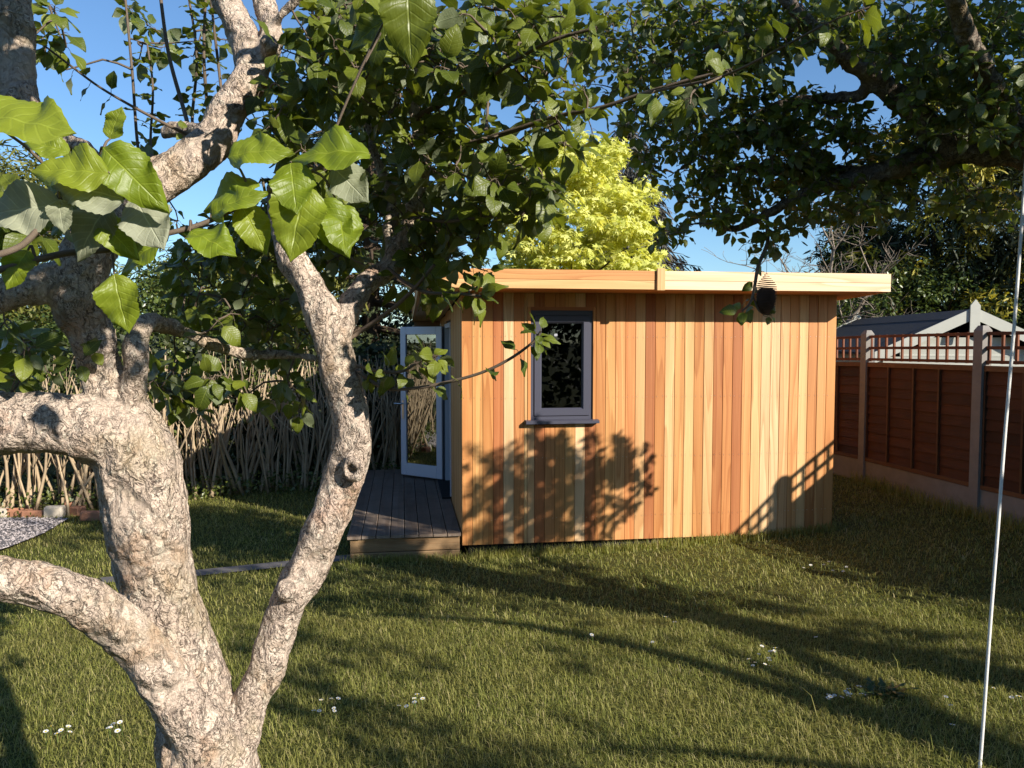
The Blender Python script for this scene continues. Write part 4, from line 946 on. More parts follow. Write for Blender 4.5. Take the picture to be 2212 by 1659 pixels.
blobs2 = [(1420, 90, 150, 110, 3.6, 4.5, 70), (1560, 60, 150, 90, 3.5, 4.4, 80), (1700, 60, 150, 90, 3.4, 4.3, 80), (1580, 220, 150, 90, 3.7, 4.5, 85), (1480, 330, 110, 80, 3.8, 4.5, 50), (1640, 330, 140, 80, 3.7, 4.5, 85), (1760, 280, 120, 90, 3.6, 4.3, 70), (1790, 410, 120, 70, 3.7, 4.4, 55), (1560, 430, 110, 50, 3.8, 4.4, 36), (1650, 500, 90, 40, 3.8, 4.2, 14), (1900, 430, 90, 60, 3.6, 4.3, 28),
          (1860, 60, 110, 80, 3.3, 4.2, 45), (2020, 80, 130, 110, 3.2, 4.2, 80), (2140, 80, 110, 120, 3.1, 4.1, 75), (2050, 220, 120, 80, 3.3, 4.2, 75), (2160, 230, 90, 90, 3.2, 4.1, 60), (1960, 330, 110, 60, 3.6, 4.2, 36), (2080, 420, 110, 50, 3.6, 4.4, 18), (2170, 480, 60, 60, 3.6, 4.4, 8), (1330, 130, 90, 80, 3.8, 4.6, 26), (1400, 250, 70, 60, 3.8, 4.6, 16), (1250, 60, 90, 60, 3.8, 4.6, 20), (1450, 510, 50, 40, 3.9, 4.2, 8)]
tg = list(blob_pts(t2.rs, [(a, b_, c, d, e, f, int(n * 1.35)) for a, b_, c, d, e, f, n in blobs2]))
def offcloud(c, r, n):
    v = unit(t2.rs, n) * (t2.rs.uniform(0, 1, n) ** (1 / 3))[:, None]; return list(np.array(c) + v * np.array(r))
for c, r, n in (((3.75, 4.0, 2.8), (.6, .6, .5), 460), ((3.6, 2.6, 3.4), (1.0, .9, .7), 260), ((3.0, 2.6, 3.9), (.9, .9, .6), 260), ((3.9, 1.9, 3.6), (.8, .8, .6), 90), ((3.3, 4.75, 2.25), (.5, .45, .5), 300), ((2.4, 2.2, 4.3), (.8, .8, .4), 80), ((4.0, 2.9, 2.3), (.5, .9, .4), 60)): tg += offcloud(c, r, n)
tg = np.array(tg); _pr = proj(tg); tg = tg[~((_pr[:, 0] > 1950) & (_pr[:, 0] < 2260) & (_pr[:, 1] > 500) & (_pr[:, 1] < 1700))]
def shadow_wall(p):                                # where a point's shadow meets the cedar wall: (u, z), and how far in front it is
    n3 = np.array([-math.sin(ALPHA), math.cos(ALPHA), 0]); d = np.sum((p - np.array([AX, AY, 0])) * n3, 1); sn = -np.dot(SUN_TO, n3)
    k = -d / sn; q = p - SUN_TO * k[:, None]; return (q[:, 0] - AX) * _t[0] + (q[:, 1] - AY) * _t[1], q[:, 2]
LIMIT = [(-9, 1.3), (-.2, 1.25), (0.05, 1.45), (0.25, 1.30), (0.5, 1.22), (0.8, 1.12), (1.05, 0.98), (1.35, .95), (1.62, 1.08), (1.72, .85), (1.75, .55), (1.95, .55), (2.12, .62), (2.2, -9), (9, -9)]
def keep_lit(p):
    u, z = shadow_wall(p); lim = np.interp(u, [a for a, _ in LIMIT], [b_ for _, b_ in LIMIT]); wall = (u > -.1) & (u < 3.85) & (z < 2.6) & (z > 0)
    return ~(wall & (z > lim + .12 * np.sin(u * 23) + .07 * np.sin(u * 51)))
tg = tg[keep_lit(tg)]
t2.grow(tg, .062, (4, 8), maxlen=1.1, mid=1)
t2.finish(tree2, M['leaf'], M['twig'], keep=keep_lit, nobj=300)

# ------------------------------------------------------------------ third apple tree, off to the side, whose crown dapples the lawn
tq = np.array([5.30, 0.56]); tree3 = empty('apple_tree', (tq[0], tq[1], ground(*tq))); tag(tree3, 'spreading apple tree whose crown dapples the open lawn with shade', 'tree')
geo3 = {'t': W3([(tq[0], tq[1], -.05, .17), (tq[0], tq[1], .4, .13), (tq[0] - .04, tq[1], 1.2, .12), (tq[0], tq[1] + .05, 2.0, .11)]),
        'a': W3([(tq[0], tq[1], 1.9, .09), (5.0, 1.2, 2.5, .07), (4.6, 1.3, 2.9, .045), (4.1, 1.1, 3.2, .02)]), 'b': W3([(tq[0], tq[1], 1.9, .09), (5.6, 1.3, 2.5, .07), (5.8, 1.8, 2.9, .045), (5.9, 2.3, 3.1, .02)]),
        'c': W3([(tq[0], tq[1], 1.9, .045), (4.9, .2, 2.5, .03), (5.1, -.4, 3.0, .018), (5.0, -.8, 3.3, .01)]), 'd': W3([(tq[0], tq[1], 1.9, .08), (5.7, .7, 2.6, .06), (6.1, .7, 3.1, .03)])}
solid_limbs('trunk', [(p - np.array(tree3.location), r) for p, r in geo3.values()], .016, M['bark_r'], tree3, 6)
t3 = Twigs(47)
for p, r in geo3.values(): t3.skel(p, r)
tg3 = []
for (px, py, r, n) in ((740, 1300, .34, 30), (900, 1310, .30, 26), (1040, 1285, .28, 22), (600, 1400, .30, 24), (640, 1500, .25, 20), (780, 1560, .22, 18), (900, 1630, .28, 26), (1080, 1640, .26, 24), (1180, 1245, .30, 26), (1330, 1262, .26, 22), (1500, 1290, .26, 20), (1660, 1300, .24, 18), (1800, 1350, .24, 18), (1960, 1385, .24, 18), (1180, 1420, .16, 8), (1480, 1405, .16, 8), (2050, 1560, .2, 12), (820, 1420, .2, 12), (1330, 1600, .12, 6), (480, 1250, .3, 14), (560, 1330, .25, 14)):
    g = G(px, py); z = t3.rs.uniform(2.5, 3.4); c = g + SUN_TO * ((z - g[2]) / SUN_TO[2]); tg3 += cloud(t3.rs, c, (r, r, .22), n)
tg3 = np.array(tg3); tg3 = tg3[keep_lit(tg3)]
t3.grow(tg3, .066, (4, 7), maxlen=2.5, mid=1)
t3.finish(tree3, M['leaf'], M['twig'], keep=keep_lit, nobj=0)
# ------------------------------------------------------------------ background trees
def crown(rs, c, r, nclump, cr, nleaf, shell=.5, flat=1.0, up=.6, size=(.05, .09), zmin=None):
    c = np.array(c, float); r = np.array(r, float)
    cc = unit(rs, nclump) * rs.uniform(shell, 1, nclump)[:, None] ** .7 * r + c
    if zmin is not None: cc = cc[cc[:, 2] > zmin]
    k = rs.randint(0, len(cc), nleaf); off = unit(rs, nleaf) * (rs.uniform(0, 1, nleaf) ** .45)[:, None] * cr * rs.uniform(.6, 1.2, len(cc))[k][:, None]; off[:, 2] *= flat
    pos = cc[k] + off
    out = off / (np.linalg.norm(off, axis=1)[:, None] + 1e-6)
    nrm = out * .6 + np.array([0, 0, up]) + rs.normal(0, .45, (nleaf, 3))
    ax = np.cross(nrm, unit(rs, nleaf)) + out * .4 + np.array([0, 0, -.25])
    return pos, rot_from(ax, nrm), rs.uniform(size[0], size[1], nleaf), rs.uniform(0, 1, nleaf)
def simple_trunk(parent, top, r, loc, seed, nb=0, mat='trunk_far', spread=1.0, name='trunk'):
    rr = random.Random(seed); mb = MB(); zs = np.linspace(-.1, top, 9)
    pts = [(rr.uniform(-.05, .05) * (i > 0), rr.uniform(-.05, .05) * (i > 0), z) for i, z in enumerate(zs)]; mb.tube(pts, np.linspace(r, r * .25, 9), 8)
    for k in range(nb):
        z = top * rr.uniform(.3, .9); a = rr.uniform(0, 6.3); L = spread * rr.uniform(.5, 1)
        q = smooth_line([(0, 0, z), (L * .4 * math.cos(a), L * .4 * math.sin(a), z + L * .35), (L * math.cos(a), L * math.sin(a), z + L * .8)], 4); mb.tube(q, np.linspace(r * .35, r * .06, len(q)), 5)
    return mb.build(name, M[mat], parent, True)
def leafy_tree(name, label, cat, px, py, d, r, nclump, cr, nleaf, tpl, mat, size, base_z=0.0, flat=1.0, up=.6, shell=.4, seed=1, trunk=True, group=None, extra=None):
    c = P(px, py, d); rs = np.random.RandomState(seed); e = empty(name, (c[0], c[1], base_z)); tag(e, label, cat, group)
    if trunk: simple_trunk(e, c[2] - base_z, max(.06, r[0] * .07), None, seed, 9, spread=max(r) * .8)
    pos, R, s, rn = crown(rs, (0, 0, c[2] - base_z), r, nclump, cr, nleaf, shell, flat, up, size, zmin=.15)
    o = scatter_mesh('crown', [tpl], pos, R, s, rn, M[mat], e, False)
    if extra:
        pos, R, s, rn = crown(rs, (0, 0, c[2] - base_z), tuple(q * 1.02 for q in r), extra[0], extra[1], extra[2], .85, flat, up, size)
        scatter_mesh('painted_sun_tip', [tpl], pos, R, s, rn, M[extra[3]], e, False)  # outer sprays whose lighter colour carries painted sunlight
    return e
leafy_tree('maple_tree', 'bright yellow green maple behind the cedar room roof', 'tree', 1230, 520, 13.0, (1.62, 1.5, 1.75), 330, .30, 15000, STAR, 'maple', (.085, .15), 0.0, .35, .95, .35, 3)
def conifer(name, label, px, d, ztop, zlow, rad, nwh, mat, seed, droop=.25, base_z=0.0, size=(.10, .2), dens=1.0, hang=0.0, tpl=NEEDLE):
    c = P(px, 700, d); rs = np.random.RandomState(seed); e = empty(name, (c[0], c[1], base_z)); tag(e, label, 'tree'); mb = MB()
    mb.tube([(0, 0, -.1), (.03, 0, ztop * .5), (0, 0, ztop)], [rad * .07 + .05, rad * .05, .01], 8); mb.build('trunk', M['trunk_far'], e, True)
    pos, ax, nm = [], [], []; br = MB()
    for k in range(nwh):
        t = k / (nwh - 1); z = zlow + (ztop - zlow) * t ** .9; L0 = rad * (1 - t) ** .8 + .12; nbr = int(9 - 4 * t)
        for j in range(nbr):
            a = j * 6.283 / nbr + rs.uniform(0, 1.2); L = L0 * rs.uniform(.7, 1.1); dirh = np.array([math.cos(a), math.sin(a), 0])
            pts = smooth_line([np.array([0, 0, z]), dirh * L * .5 + np.array([0, 0, z - droop * L * .25]), dirh * L + np.array([0, 0, z - droop * L * rs.uniform(.5, 1)])], 5)
            br.tube(pts, np.linspace(.03 * L0 + .006, .004, len(pts)), 4, False)
            m = int(L * 95 * dens) + 8; s = rs.uniform(.12, 1, m) ** .8; idx = np.clip((s * (len(pts) - 1)).astype(int), 0, len(pts) - 2); f = (s * (len(pts) - 1) - idx)[:, None]
            p = pts[idx] * (1 - f) + pts[idx + 1] * f; side = np.cross(dirh, [0, 0, 1]); off = rs.uniform(-1, 1, m)[:, None] * (.34 * L * (1.05 - s))[:, None]
            h = -hang * rs.uniform(0, 1, m)
            pos.append(p + side * off + np.stack([0 * h, 0 * h, h - np.abs(off[:, 0]) * .25], 1)); ax.append(side * np.sign(off) * rs.uniform(.3, 1, m)[:, None] + dirh * .7 + np.array([0, 0, -.25 - hang * 2]) + rs.normal(0, .2, (m, 3))); nm.append(np.array([0, 0, 1.0]) + rs.normal(0, .5, (m, 3)))
    tag(br.build('branch', M['trunk_far'], e, True), kind='stuff')
    pos = np.vstack(pos); R = rot_from(np.vstack(ax), np.vstack(nm)); n = len(pos)
    scatter_mesh('crown', [tpl], pos, R, rs.uniform(size[0], size[1], n), rs.uniform(0, 1, n), M[mat], e, False); return e
conifer('fir_tree', 'tall dark fir with layered drooping boughs behind the deck', 800, 13.5, 10.5, 1.1, 2.1, 24, 'fir', 4, .35, dens=1.15)
conifer('spruce_tree', 'tall grey green weeping spruce behind the yellow maple', 1350, 19, 7.4, 1.5, 2.3, 22, 'spruce', 5, .3, size=(.14, .3), hang=.30, dens=.8)
conifer('fir_tree', 'dark fir standing left of the tallest fir', 590, 15.0, 5.0, 1.2, 1.5, 14, 'fir', 6, .35)
leafy_tree('cypress_tree', 'olive green cypress rising over the hedge at the gravel path', 'tree', 40, 560, 12.0, (1.5, 1.1, 1.75), 240, .32, 15000, NEEDLE, 'cypress', (.09, .17), seed=12)
leafy_tree('cypress_tree', 'rounded olive cypress between the hedge and the dark firs', 'tree', 520, 640, 12.4, (1.8, 1.0, 1.0), 220, .32, 13000, NEEDLE, 'cypress', (.09, .17), seed=13)
leafy_tree('ivy_bush', 'glossy ivy bush growing over the hedge stems', 'bush', 330, 700, 11.0, (1.6, .7, .85), 170, .3, 9000, DIAMOND, 'ivy_leaf', (.05, .09), seed=14, trunk=False)
leafy_tree('ivy_bush', 'sunlit ivy mass behind the cut hedge at the path end', 'bush', 20, 770, 10.6, (1.6, .7, .7), 150, .28, 8000, DIAMOND, 'ivy_leaf', (.05, .09), seed=15, trunk=False)
leafy_tree('evergreen_tree', 'tall dark evergreen with painted sunlit gold tips behind the shed', 'tree', 2020, 520, 16.5, (2.1, 1.6, 2.9), 300, .42, 20000, NEEDLE, 'dark_ever', (.12, .24), seed=16, extra=(80, .34, 8000, 'sun_gold_tip'))
leafy_tree('evergreen_tree', 'broad conifer with painted sunlit gold flecks overlapping the garden edge past the shed', 'tree', 2270, 500, 15.0, (1.9, 1.5, 3.0), 260, .42, 16000, NEEDLE, 'dark_ever', (.12, .24), seed=17, extra=(70, .32, 7000, 'sun_gold_tip'))
leafy_tree('ivy_bush', 'dark glossy laurel like bush right behind the shed roof', 'bush', 1960, 690, 15.0, (2.6, .9, 1.1), 190, .32, 9500, DIAMOND, 'ivy_leaf', (.06, .11), seed=18, trunk=False)
leafy_tree('evergreen_tree', 'dark bushy evergreen between the cedar roof end and the tall conifer', 'tree', 1890, 610, 17.5, (1.5, 1.2, 1.5), 170, .4, 9000, NEEDLE, 'dark_ever', (.12, .22), seed=19, extra=(10, .3, 700, 'cypress'))
leafy_tree('hedge_bank', 'long dark evergreen hedge closing the garden behind everything', 'hedge', 400, 740, 17.0, (9.5, .8, 1.3), 420, .55, 20000, DIAMOND, 'dark_ever', (.10, .18), seed=20, trunk=False, shell=.2)
# unseen hedge added behind the viewpoint to darken the window reflection and cut sky fill
rs = np.random.RandomState(8); e = empty('added_laurel_screen', (2.0, -7.5, 0)); tag(e, 'added unseen laurel screen that darkens the window reflection and cuts sky fill', 'hedge')
n = 16000; pos = np.stack([rs.uniform(-13, 12, n), rs.uniform(-.6, .6, n), rs.uniform(0, 1, n) ** .9 * 6.2], 1); nrm = np.array([0, .7, .4]) + rs.normal(0, .5, (n, 3))
scatter_mesh('foliage', [DIAMOND], pos, rot_from(unit(rs, n), nrm), rs.uniform(.16, .34, n), rs.uniform(0, 1, n), M['dark_ever'], e, False)
# bare twiggy tree
c = P(1800, 640, 14.5); bt = empty('bare_tree', (c[0], c[1], 0)); tag(bt, 'leafless twiggy tree against the sky behind the cedar roof', 'tree')
rr = random.Random(3); mb = MB()
def branch(p, d, L, r, lev):
    pts = [np.array(p)]; dd = np.array(d, float)
    for k in range(5): dd = dd + np.array([rr.gauss(0, .13), rr.gauss(0, .13), rr.gauss(.02, .1)]); dd /= np.linalg.norm(dd); pts.append(pts[-1] + dd * L / 5)
    mb.tube(pts, np.linspace(r, max(r * .45, .004), 6), 5 if lev < 2 else 3, False)
    if lev < 4:
        for k in range((6, 6, 6, 5)[lev]):
            i = rr.randint(1, 5); a = np.array([rr.gauss(0, .6), rr.gauss(0, .6), rr.gauss(.1, .45)]); branch(pts[i], dd * .6 + a, L * rr.uniform(.42, .66), max(r * .42, .004), lev + 1)
branch((0, 0, 0), (0, 0, 1), 2.4, .09, 0); 
for a in (-1, .1, 1.0): branch((0, 0, 2.0), (a, rr.uniform(-.4, .4), .9), 1.6, .05, 1)
tag(mb.build('branch', M['bare'], bt, True), kind='stuff')

# ------------------------------------------------------------------ hedge of bare stems
hl = smooth_line([(-8.6, 2.0), (-8.3, 5.0), (-7.2, 7.6), (-4.9, 8.75), (-3.9, 9.35), (-2.5, 9.95), (-1.3, 10.75), (0.4, 11.6)], 20)
hd = empty('stem_hedge', (hl[40][0], hl[40][1], 0)); tag(hd, 'hard pruned hedge of tall bare brown stems along the lawn', 'hedge'); hoff = np.array(hd.location)
rr = random.Random(17); stem_me = []
for k in range(8):
    mb = MB(); H = 1.0; z = 0; pts = [np.zeros(3)]; dx, dy = rr.gauss(0, .05), rr.gauss(0, .05)
    for i in range(6): dx += rr.gauss(0, .02); dy += rr.gauss(0, .02); pts.append(pts[-1] + np.array([dx * .6, dy * .6, 1 / 6]))
    mb.tube(pts, np.linspace(.017, .008, 7), 6)
    for q in range(2 + k % 2):
        i = rr.randint(2, 5); a = np.array([rr.gauss(0, .12), rr.gauss(0, .12), rr.uniform(.2, .4)]); mb.tube([pts[i], pts[i] + a * .5, pts[i] + a + np.array([0, 0, .08])], [.007, .006, .003], 4)
    o = mb.build('stem', M['stem'], None, True); stem_me.append(o.data); bpy.data.objects.remove(o)
for k in range(300):
    u = (k % 235 + rr.random()) / 235 if k < 235 else (k - 235) / 65; f = ((.35 + .57 * u) if k < 235 else .35 * u) * (len(hl) - 1); i = int(f); p = hl[i] + (hl[min(i + 1, len(hl) - 1)] - hl[i]) * (f - i)
    x, y = p[0] + rr.gauss(0, .06), p[1] + rr.gauss(0, .16); o = link(bpy.data.objects.new('stem', rr.choice(stem_me)), hd); s = rr.uniform(.8, 1.45)
    o.location = (x - hoff[0], y - hoff[1], ground(x, y) - .02); o.scale = (rr.uniform(.8, 1.5), rr.uniform(.8, 1.5), s * rr.uniform(.95, 1.25)); o.rotation_euler = (rr.gauss(0, .06), rr.gauss(0, .06), rr.uniform(0, 6.3))
mb = MB()                                          # brushy tops
for k in range(520):
    f = rr.uniform(.02, .98) * (len(hl) - 1); i = int(f); p = hl[i]; x, y = p[0] + rr.gauss(0, .12), p[1] + rr.gauss(0, .2); z = rr.uniform(.85, 1.4); L = rr.uniform(.2, .5)
    q = np.array([x - hoff[0], y - hoff[1], z]); a = np.array([rr.gauss(0, .22), rr.gauss(0, .2), 1.0]) * L; mb.tube([q, q + a * .5 + np.array([rr.gauss(0, .02), rr.gauss(0, .02), 0]), q + a], [.006, .0045, .002], 3, False)
tag(mb.build('twig', M['stem'], hd), kind='stuff')
rs = np.random.RandomState(5); n = 12000
f = rs.uniform(0, 1, n) * (len(hl) - 1.01); i = f.astype(int); pp = hl[i]
zz = np.where(rs.uniform(0, 1, n) < .42, rs.uniform(0.0, .28, n) ** 1.0, np.where(rs.uniform(0, 1, n) < .25, rs.uniform(.1, 1.1, n), 1.25 + np.abs(rs.normal(0, .32, n))))
back = rs.uniform(.05, .55, n) * np.where(zz < .3, -.4, 1)
pos = np.stack([pp[:, 0] + rs.normal(0, .2, n) - hoff[0], pp[:, 1] + back + rs.normal(0, .15, n) - hoff[1], zz], 1)
nrm = np.array([.2, -.5, .7]) + rs.normal(0, .5, (n, 3)); ax = unit(rs, n) + np.array([0, 0, -.2])
scatter_mesh('foliage', [DIAMOND], pos, rot_from(ax, nrm), rs.uniform(.03, .065, n), rs.uniform(0, 1, n), M['hedge_leaf'], hd, False)
n = 21000                                          # dense dark growth behind the stems
f = rs.uniform(0, 1, n) * (len(hl) - 1.01); i = f.astype(int); pp = hl[i]
pos = np.stack([pp[:, 0] + rs.normal(0, .25, n) - hoff[0], pp[:, 1] + rs.uniform(.55, 1.0, n) - hoff[1], rs.uniform(0, 1, n) ** .8 * 1.9], 1)
nrm = np.array([.0, -.6, .4]) + rs.normal(0, .5, (n, 3))
scatter_mesh('inner_growth', [DIAMOND], pos, rot_from(unit(rs, n), nrm), rs.uniform(.07, .13, n), rs.uniform(0, 1, n), M['dark_ever'], hd, False)

# ------------------------------------------------------------------ lawn grass
def grass_mat():
    m, nt, out = new_mat('grass_blade')
    at = nd(nt, 'ShaderNodeAttribute', attribute_name='rnd')
    big = noise_t(nt, coords(nt, rand=False), 1.1, 4, 0.6)
    c = ramp(nt, at.outputs['Fac'], [(0.0, (0.17, 0.20, 0.035)), (0.5, (0.30, 0.305, 0.07)), (0.82, (0.40, 0.38, 0.12)), (0.93, (0.46, 0.40, 0.17)), (1.0, (0.55, 0.46, 0.24))])
    c = mixc(nt, mth(nt, 'MULTIPLY', ramp(nt, big, [(0.42, (0, 0, 0)), (0.68, (1, 1, 1))]), 0.5), c, (0.30, 0.25, 0.08))
    b_ = nd(nt, 'ShaderNodeBsdfPrincipled', {'Base Color': c, 'Roughness': 0.55, 'Specular IOR Level': 0.3}); t = nd(nt, 'ShaderNodeBsdfTranslucent', {'Color': mixc(nt, 1.0, c, (1.2, 1.2, 0.6), 'MULTIPLY')})
    ms = nd(nt, 'ShaderNodeMixShader', {0: 0.35, 1: b_.outputs[0], 2: t.outputs[0]}); nt.links.new(ms.outputs[0], out.inputs[0]); return m
M['grass'] = grass_mat()
gz = np.vectorize(ground)
def lawn_mask(x, y):
    u = (x - AX) * _t[0] + (y - AY) * _t[1]; v = (x - AX) * _n[0] + (y - AY) * _n[1]
    ok = ~((u > -1.0) & (u < W_ + .01) & (v > 0.0) & (v < 3.8)) | ((v > -.0) & (v < .05) & (u > .05) & (u < W_))
    hx = np.interp(x, hl[:, 0], hl[:, 1]); ok &= y < hx + .25
    for poly, bb in ((gp, None), (st_poly, None)):
        px_ = [q[0] for q in poly]; py_ = [q[1] for q in poly]; near_ = (x > min(px_)) & (x < max(px_)) & (y > min(py_)) & (y < max(py_))
        idx = np.where(near_ & ok)[0]
        for i in idx:
            if in_poly(x[i], y[i], poly): ok[i] = False
    fx = np.interp(y, [p[1] for p in POSTS[::-1]], [p[0] for p in POSTS[::-1]]); ok &= x < fx + .02
    pr = proj(np.stack([x, y, np.zeros_like(x)], 1)); ok &= (pr[:, 0] > -160) & (pr[:, 0] < 2370) & (pr[:, 1] < 1800)
    return ok
rs = np.random.RandomState(2)
def blades(n, ymin, ymax, hmin, hmax, w, seg2=True):
    t = rs.uniform(0, 1, n); y = ymin + (ymax - ymin) * t; half = .72 * y + .4; x = rs.uniform(-1, 1, n) * half
    k = rs.uniform(0, 1, n) < y / ymax; x, y = x[k], y[k]; k = lawn_mask(x, y); x, y = x[k], y[k]; n = len(x)
    cl = np.array([mnoise.noise((a * 2.2, b_ * 2.2, 9.0)) for a, b_ in zip(x, y)]) * .5 + .5
    cl2 = np.array([mnoise.noise((a * 9, b_ * 9, 4.0)) for a, b_ in zip(x, y)]) * .5 + .5
    h = (hmin + (hmax - hmin) * rs.uniform(0, 1, n) ** 1.8) * (.5 + .65 * cl + .5 * cl2); ww = w * rs.uniform(.7, 1.3, n)
    a = rs.uniform(0, 6.283, n); le = rs.uniform(.35, 1.7, n); z = gz(x, y) - .003
    d = np.stack([np.cos(a), np.sin(a)], 1); s = np.stack([-d[:, 1], d[:, 0]], 1)
    B = np.stack([x, y, z], 1); o2 = np.zeros((n, 1))
    m = B + np.hstack([d * (h * le * .32)[:, None], (h * .6)[:, None]]); tp_ = B + np.hstack([d * (h * le * .95)[:, None], (h * (1 - .28 * le))[:, None]])
    S = np.hstack([s * ww[:, None], o2])
    V = np.stack([B - S, B + S, m + S * .8, m - S * .8, tp_], 1).reshape(-1, 3); i = np.arange(n)[:, None] * 5
    F_ = np.hstack([i, i + 1, i + 2, i, i + 2, i + 3, i + 3, i + 2, i + 4]).reshape(-1, 3)
    return V, F_, np.repeat(np.clip(rs.uniform(0, 1, n) ** 1.05, 0, 1), 5)
parts = [blades(210000, 2.3, 5.2, .02, .055, .0013), blades(190000, 5.0, 10.6, .022, .06, .0023), blades(1400, 2.4, 4.6, .06, .13, .0016)]
# longer unmown tufts at the foot of the walls, posts and trees
V0 = []; F0 = []; A0 = []; off = 0
for (V, F_, A) in parts: V0.append(V); F0.append(F_ + off); A0.append(A); off += len(V)
def tufts(pts, n, spread, h0, h1):
    global off
    c = np.array(pts)[rs.randint(0, len(pts), n)] + rs.normal(0, spread, (n, 2)); x, y = c[:, 0], c[:, 1]; z = gz(x, y) - .004
    a = rs.uniform(0, 6.28, n); h = rs.uniform(h0, h1, n); le = rs.uniform(.1, .8, n); d = np.stack([np.cos(a), np.sin(a)], 1); s = np.stack([-d[:, 1], d[:, 0]], 1); B = np.stack([x, y, z], 1); S = np.hstack([s * .0022, np.zeros((n, 1))])
    m = B + np.hstack([d * (h * le * .3)[:, None], (h * .6)[:, None]]); tp_ = B + np.hstack([d * (h * le)[:, None], (h * (1 - .25 * le))[:, None]])
    V = np.stack([B - S, B + S, m + S * .8, m - S * .8, tp_], 1).reshape(-1, 3); i = np.arange(n)[:, None] * 5
    V0.append(V); F0.append(np.hstack([i, i + 1, i + 2, i, i + 2, i + 3, i + 3, i + 2, i + 4]).reshape(-1, 3) + off); A0.append(np.repeat(rs.uniform(0, 1, n), 5)); off += len(V)
tufts([room_pt(u, -.05, 0)[:2] for u in np.linspace(.1, 3.5, 60)], 4200, .03, .03, .12)
tufts([room_pt(u, -.06, 0)[:2] for u in np.linspace(-1, 0, 20)], 900, .03, .03, .09)
fl = np.array(POSTS); tufts([fl[i] + (fl[i + 1] - fl[i]) * t - np.array([.09, 0]) for i in range(1, 4) for t in np.linspace(0, 1, 20)], 3500, .05, .05, .18)
tufts([(tree.location.x + .2 * math.cos(a), tree.location.y + .2 * math.sin(a)) for a in np.linspace(0, 6.2, 20)], 700, .05, .04, .12)
me = fast_mesh('grass', np.vstack(V0), np.vstack(F0), True, {'rnd': np.concatenate(A0)}); me.materials.append(M['grass'])
tag(link(bpy.data.objects.new('grass', me)), 'short uneven green grass covering the lawn', 'grass', kind='stuff')

# ------------------------------------------------------------------ daisies and a weed in the lawn
M['petal'] = mat_plain('daisy_petal', (0.8, 0.8, 0.78), .7, .05, 30.0, .2); M['eye'] = mat_plain('daisy_eye', (0.6, 0.4, 0.03), .8, .15, 60.0, .2); M['stalk'] = mat_plain('daisy_stalk', (0.1, 0.16, 0.04), .7, .2, 30.0, .2)
dm = []
for k in range(3):
    mb = MB(); rr = random.Random(k); h = .045 + .015 * k; tip = np.array([rr.uniform(-.01, .01), rr.uniform(-.01, .01), h]); mb.mi = 2; mb.tube([(0, 0, 0), tip * .5 + np.array([.003, 0, 0]), tip], [.0012, .001, .001], 4); mb.mi = 0
    for j in range(11):
        a = j * 6.283 / 11; u = np.array([math.cos(a), math.sin(a), .18]); w = np.array([-math.sin(a), math.cos(a), 0]); mb.add([tip + u * .003, tip + u * .009 + w * .0026, tip + u * .0125, tip + u * .009 - w * .0026], [(0, 1, 2, 3)])
    mb.mi = 1; v, f = tube_geo([tip + np.array([0, 0, .0005]), tip + np.array([0, 0, .003])], [.0042, .003], 7); mb.add(v, f)
    o = mb.build('daisy', [M['petal'], M['eye'], M['stalk']]); dm.append(o.data); bpy.data.objects.remove(o)
rr = random.Random(90)
clus = [(1655, 1438, 36, 24, 13, 'white daisy in the sunlit clump on the open lawn', 'daisies in the sunlit clump'), (1845, 1524, 32, 8, 9, 'white daisy in the row below the leafy weed', 'daisies below the leafy weed'), (1795, 1530, 12, 8, 4, 'white daisy just beside the row under the weed', 'daisies beside the row'),
        (700, 1545, 22, 16, 7, 'white daisy in shade just past the forked stem', 'daisies past the forked stem'), (885, 1538, 30, 12, 6, 'white daisy in a loose line in the dappled shade', 'daisies in the dappled shade'), (122, 1602, 26, 14, 6, 'white daisy beside the dark limb shadow', 'daisies beside the limb shadow'), (250, 1590, 20, 8, 5, 'white daisy between the limb shadow and apple trunk', 'daisies by the trunk'),
        (1780, 1238, 50, 8, 8, 'tiny daisy in the fence shade by the cedar wall', 'daisies in the fence shade'), (1500, 1355, 330, 60, 7, 'lone daisy scattered on the open lawn', 'scattered daisies'), (2120, 1560, 90, 60, 7, 'lone daisy by the foot of the white cord', 'daisies by the cord')]
for (px, py, rx, ry, n, lab, g) in clus:
    for k in range(n):
        p = G(px + rr.uniform(-rx, rx), py + rr.uniform(-ry, ry)); o = link(bpy.data.objects.new('daisy', dm[rr.randint(0, 2)])); o.location = (p[0], p[1], p[2] - .002); s = rr.uniform(.85, 1.2); o.scale = (s, s, s); o.rotation_euler = (rr.uniform(-.3, .3), rr.uniform(-.3, .3), rr.uniform(0, 6.3)); tag(o, lab, 'daisy', g)
p = G(1912, 1500); wd = empty('weed', (p[0], p[1], p[2])); tag(wd, 'dark leafy weed rosette growing in the lawn', 'weed')
wt = leaf_template(8, 1, 1, .3, .2, .5, .25, .25, 5); wme = fast_mesh('leaf', wt[0], wt[1], True, None, wt[2]); wme.materials.append(M['ivy_leaf'])
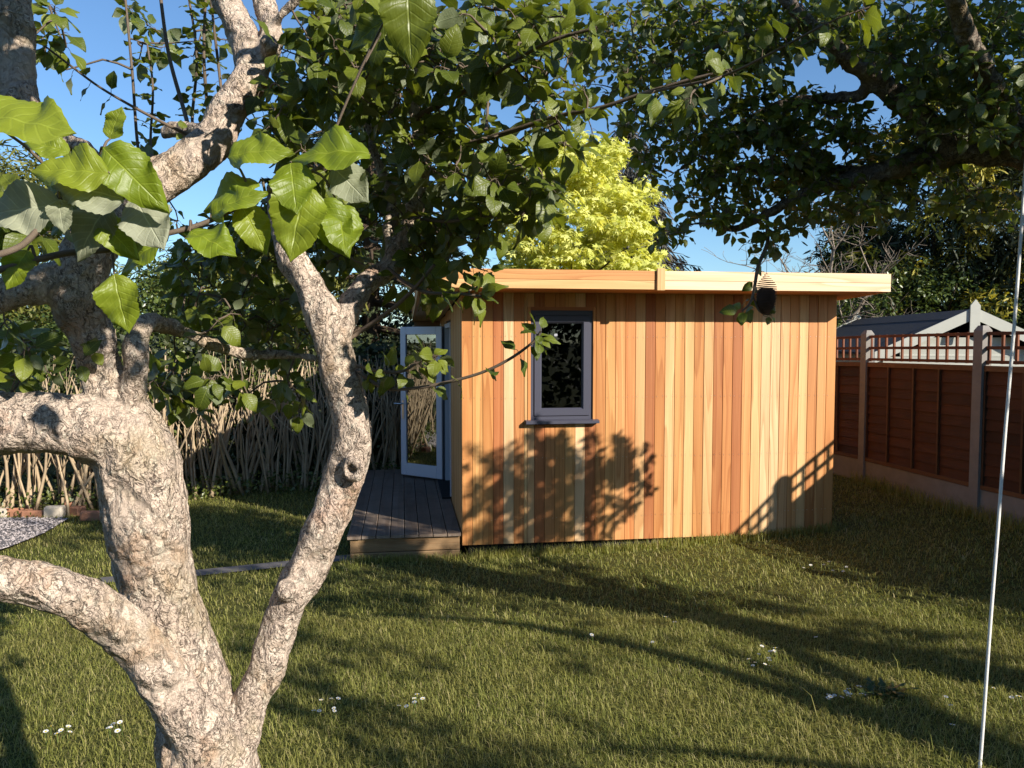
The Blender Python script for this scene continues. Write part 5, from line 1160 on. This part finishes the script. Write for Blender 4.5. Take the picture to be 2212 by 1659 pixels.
for k in range(34):
    a = rr.uniform(0, 6.3); el = rr.uniform(.15, 1.0); ax = np.array([[math.cos(a), math.sin(a), el]]); nm = np.array([[-math.cos(a) * el, -math.sin(a) * el, 1.0]]); R = rot_from(ax, nm)[0]; o = link(bpy.data.objects.new('leaf', wme), wd)
    o.matrix_basis = Matrix.Translation((rr.uniform(-.08, .08), rr.uniform(-.05, .05), 0)) @ (Matrix(R.tolist()).to_4x4() @ Matrix.Scale(rr.uniform(.07, .15), 4))

# ------------------------------------------------------------------ wire feeder and white cord
fd = 3.98; top = P(1656, 592, fd); bot = P(1653, 683, fd); fe = empty('bird_feeder', tuple(top)); tag(fe, 'rusty coiled wire bird feeder hanging from the apple limb', 'bird feeder')
H = float(top[2] - bot[2]); prof = lambda t: np.interp(t, [0, .08, .22, .30, .55, .75, .92, 1.0], [.006, .020, .044, .050, .052, .045, .026, .008])
mb = MB(); pts = []; nt_ = 26
ts = np.concatenate([np.linspace(0, .3, 6 * 22), np.linspace(.3, 1, 20 * 22)])
for i, t in enumerate(ts): a = i / 22 * 6.283; r = prof(t); pts.append((r * math.cos(a), r * math.sin(a), -t * H + .004 * math.sin(a)))
mb.tube(pts, .0017, 4); mb.build('coil', M['rust'], fe, True)
mb = MB(); mb.tube([(0, 0, -H * .33), (0, 0, -H * .4), (0, 0, -H * .6), (0, 0, -H * .8), (0, 0, -H * .95)], [.028, .044, .047, .038, .015], 14); mb.build('seed_filling', M['rust'], fe, True)
ht = P(1657, 505, fd) - top; mb = MB(); mb.tube([(0, 0, 0), tuple(ht * .5), tuple(ht)], .0011, 5); mb.build('hanging_wire', M['rust'], fe)
rows = [(2226, 250, 8, 3.66), (2216, 340, 8, 3.6), (2208, 470, 8, 3.55), (2191, 700, 8, 3.48), (2170, 950, 8, 3.42), (2155, 1150, 8, 3.36), (2139, 1350, 8, 3.3), (2121, 1600, 8, 3.24), (2108, 1760, 8, 3.2)]
p, r = px_line(rows, 8); p[-1][2] = ground(p[-1][0], p[-1][1]); mb = MB(); mb.tube(p, .0072, 8); tag(mb.build('cord', M['cord'], None, True), 'long white cord hanging from the apple limb to the grass', 'cord')
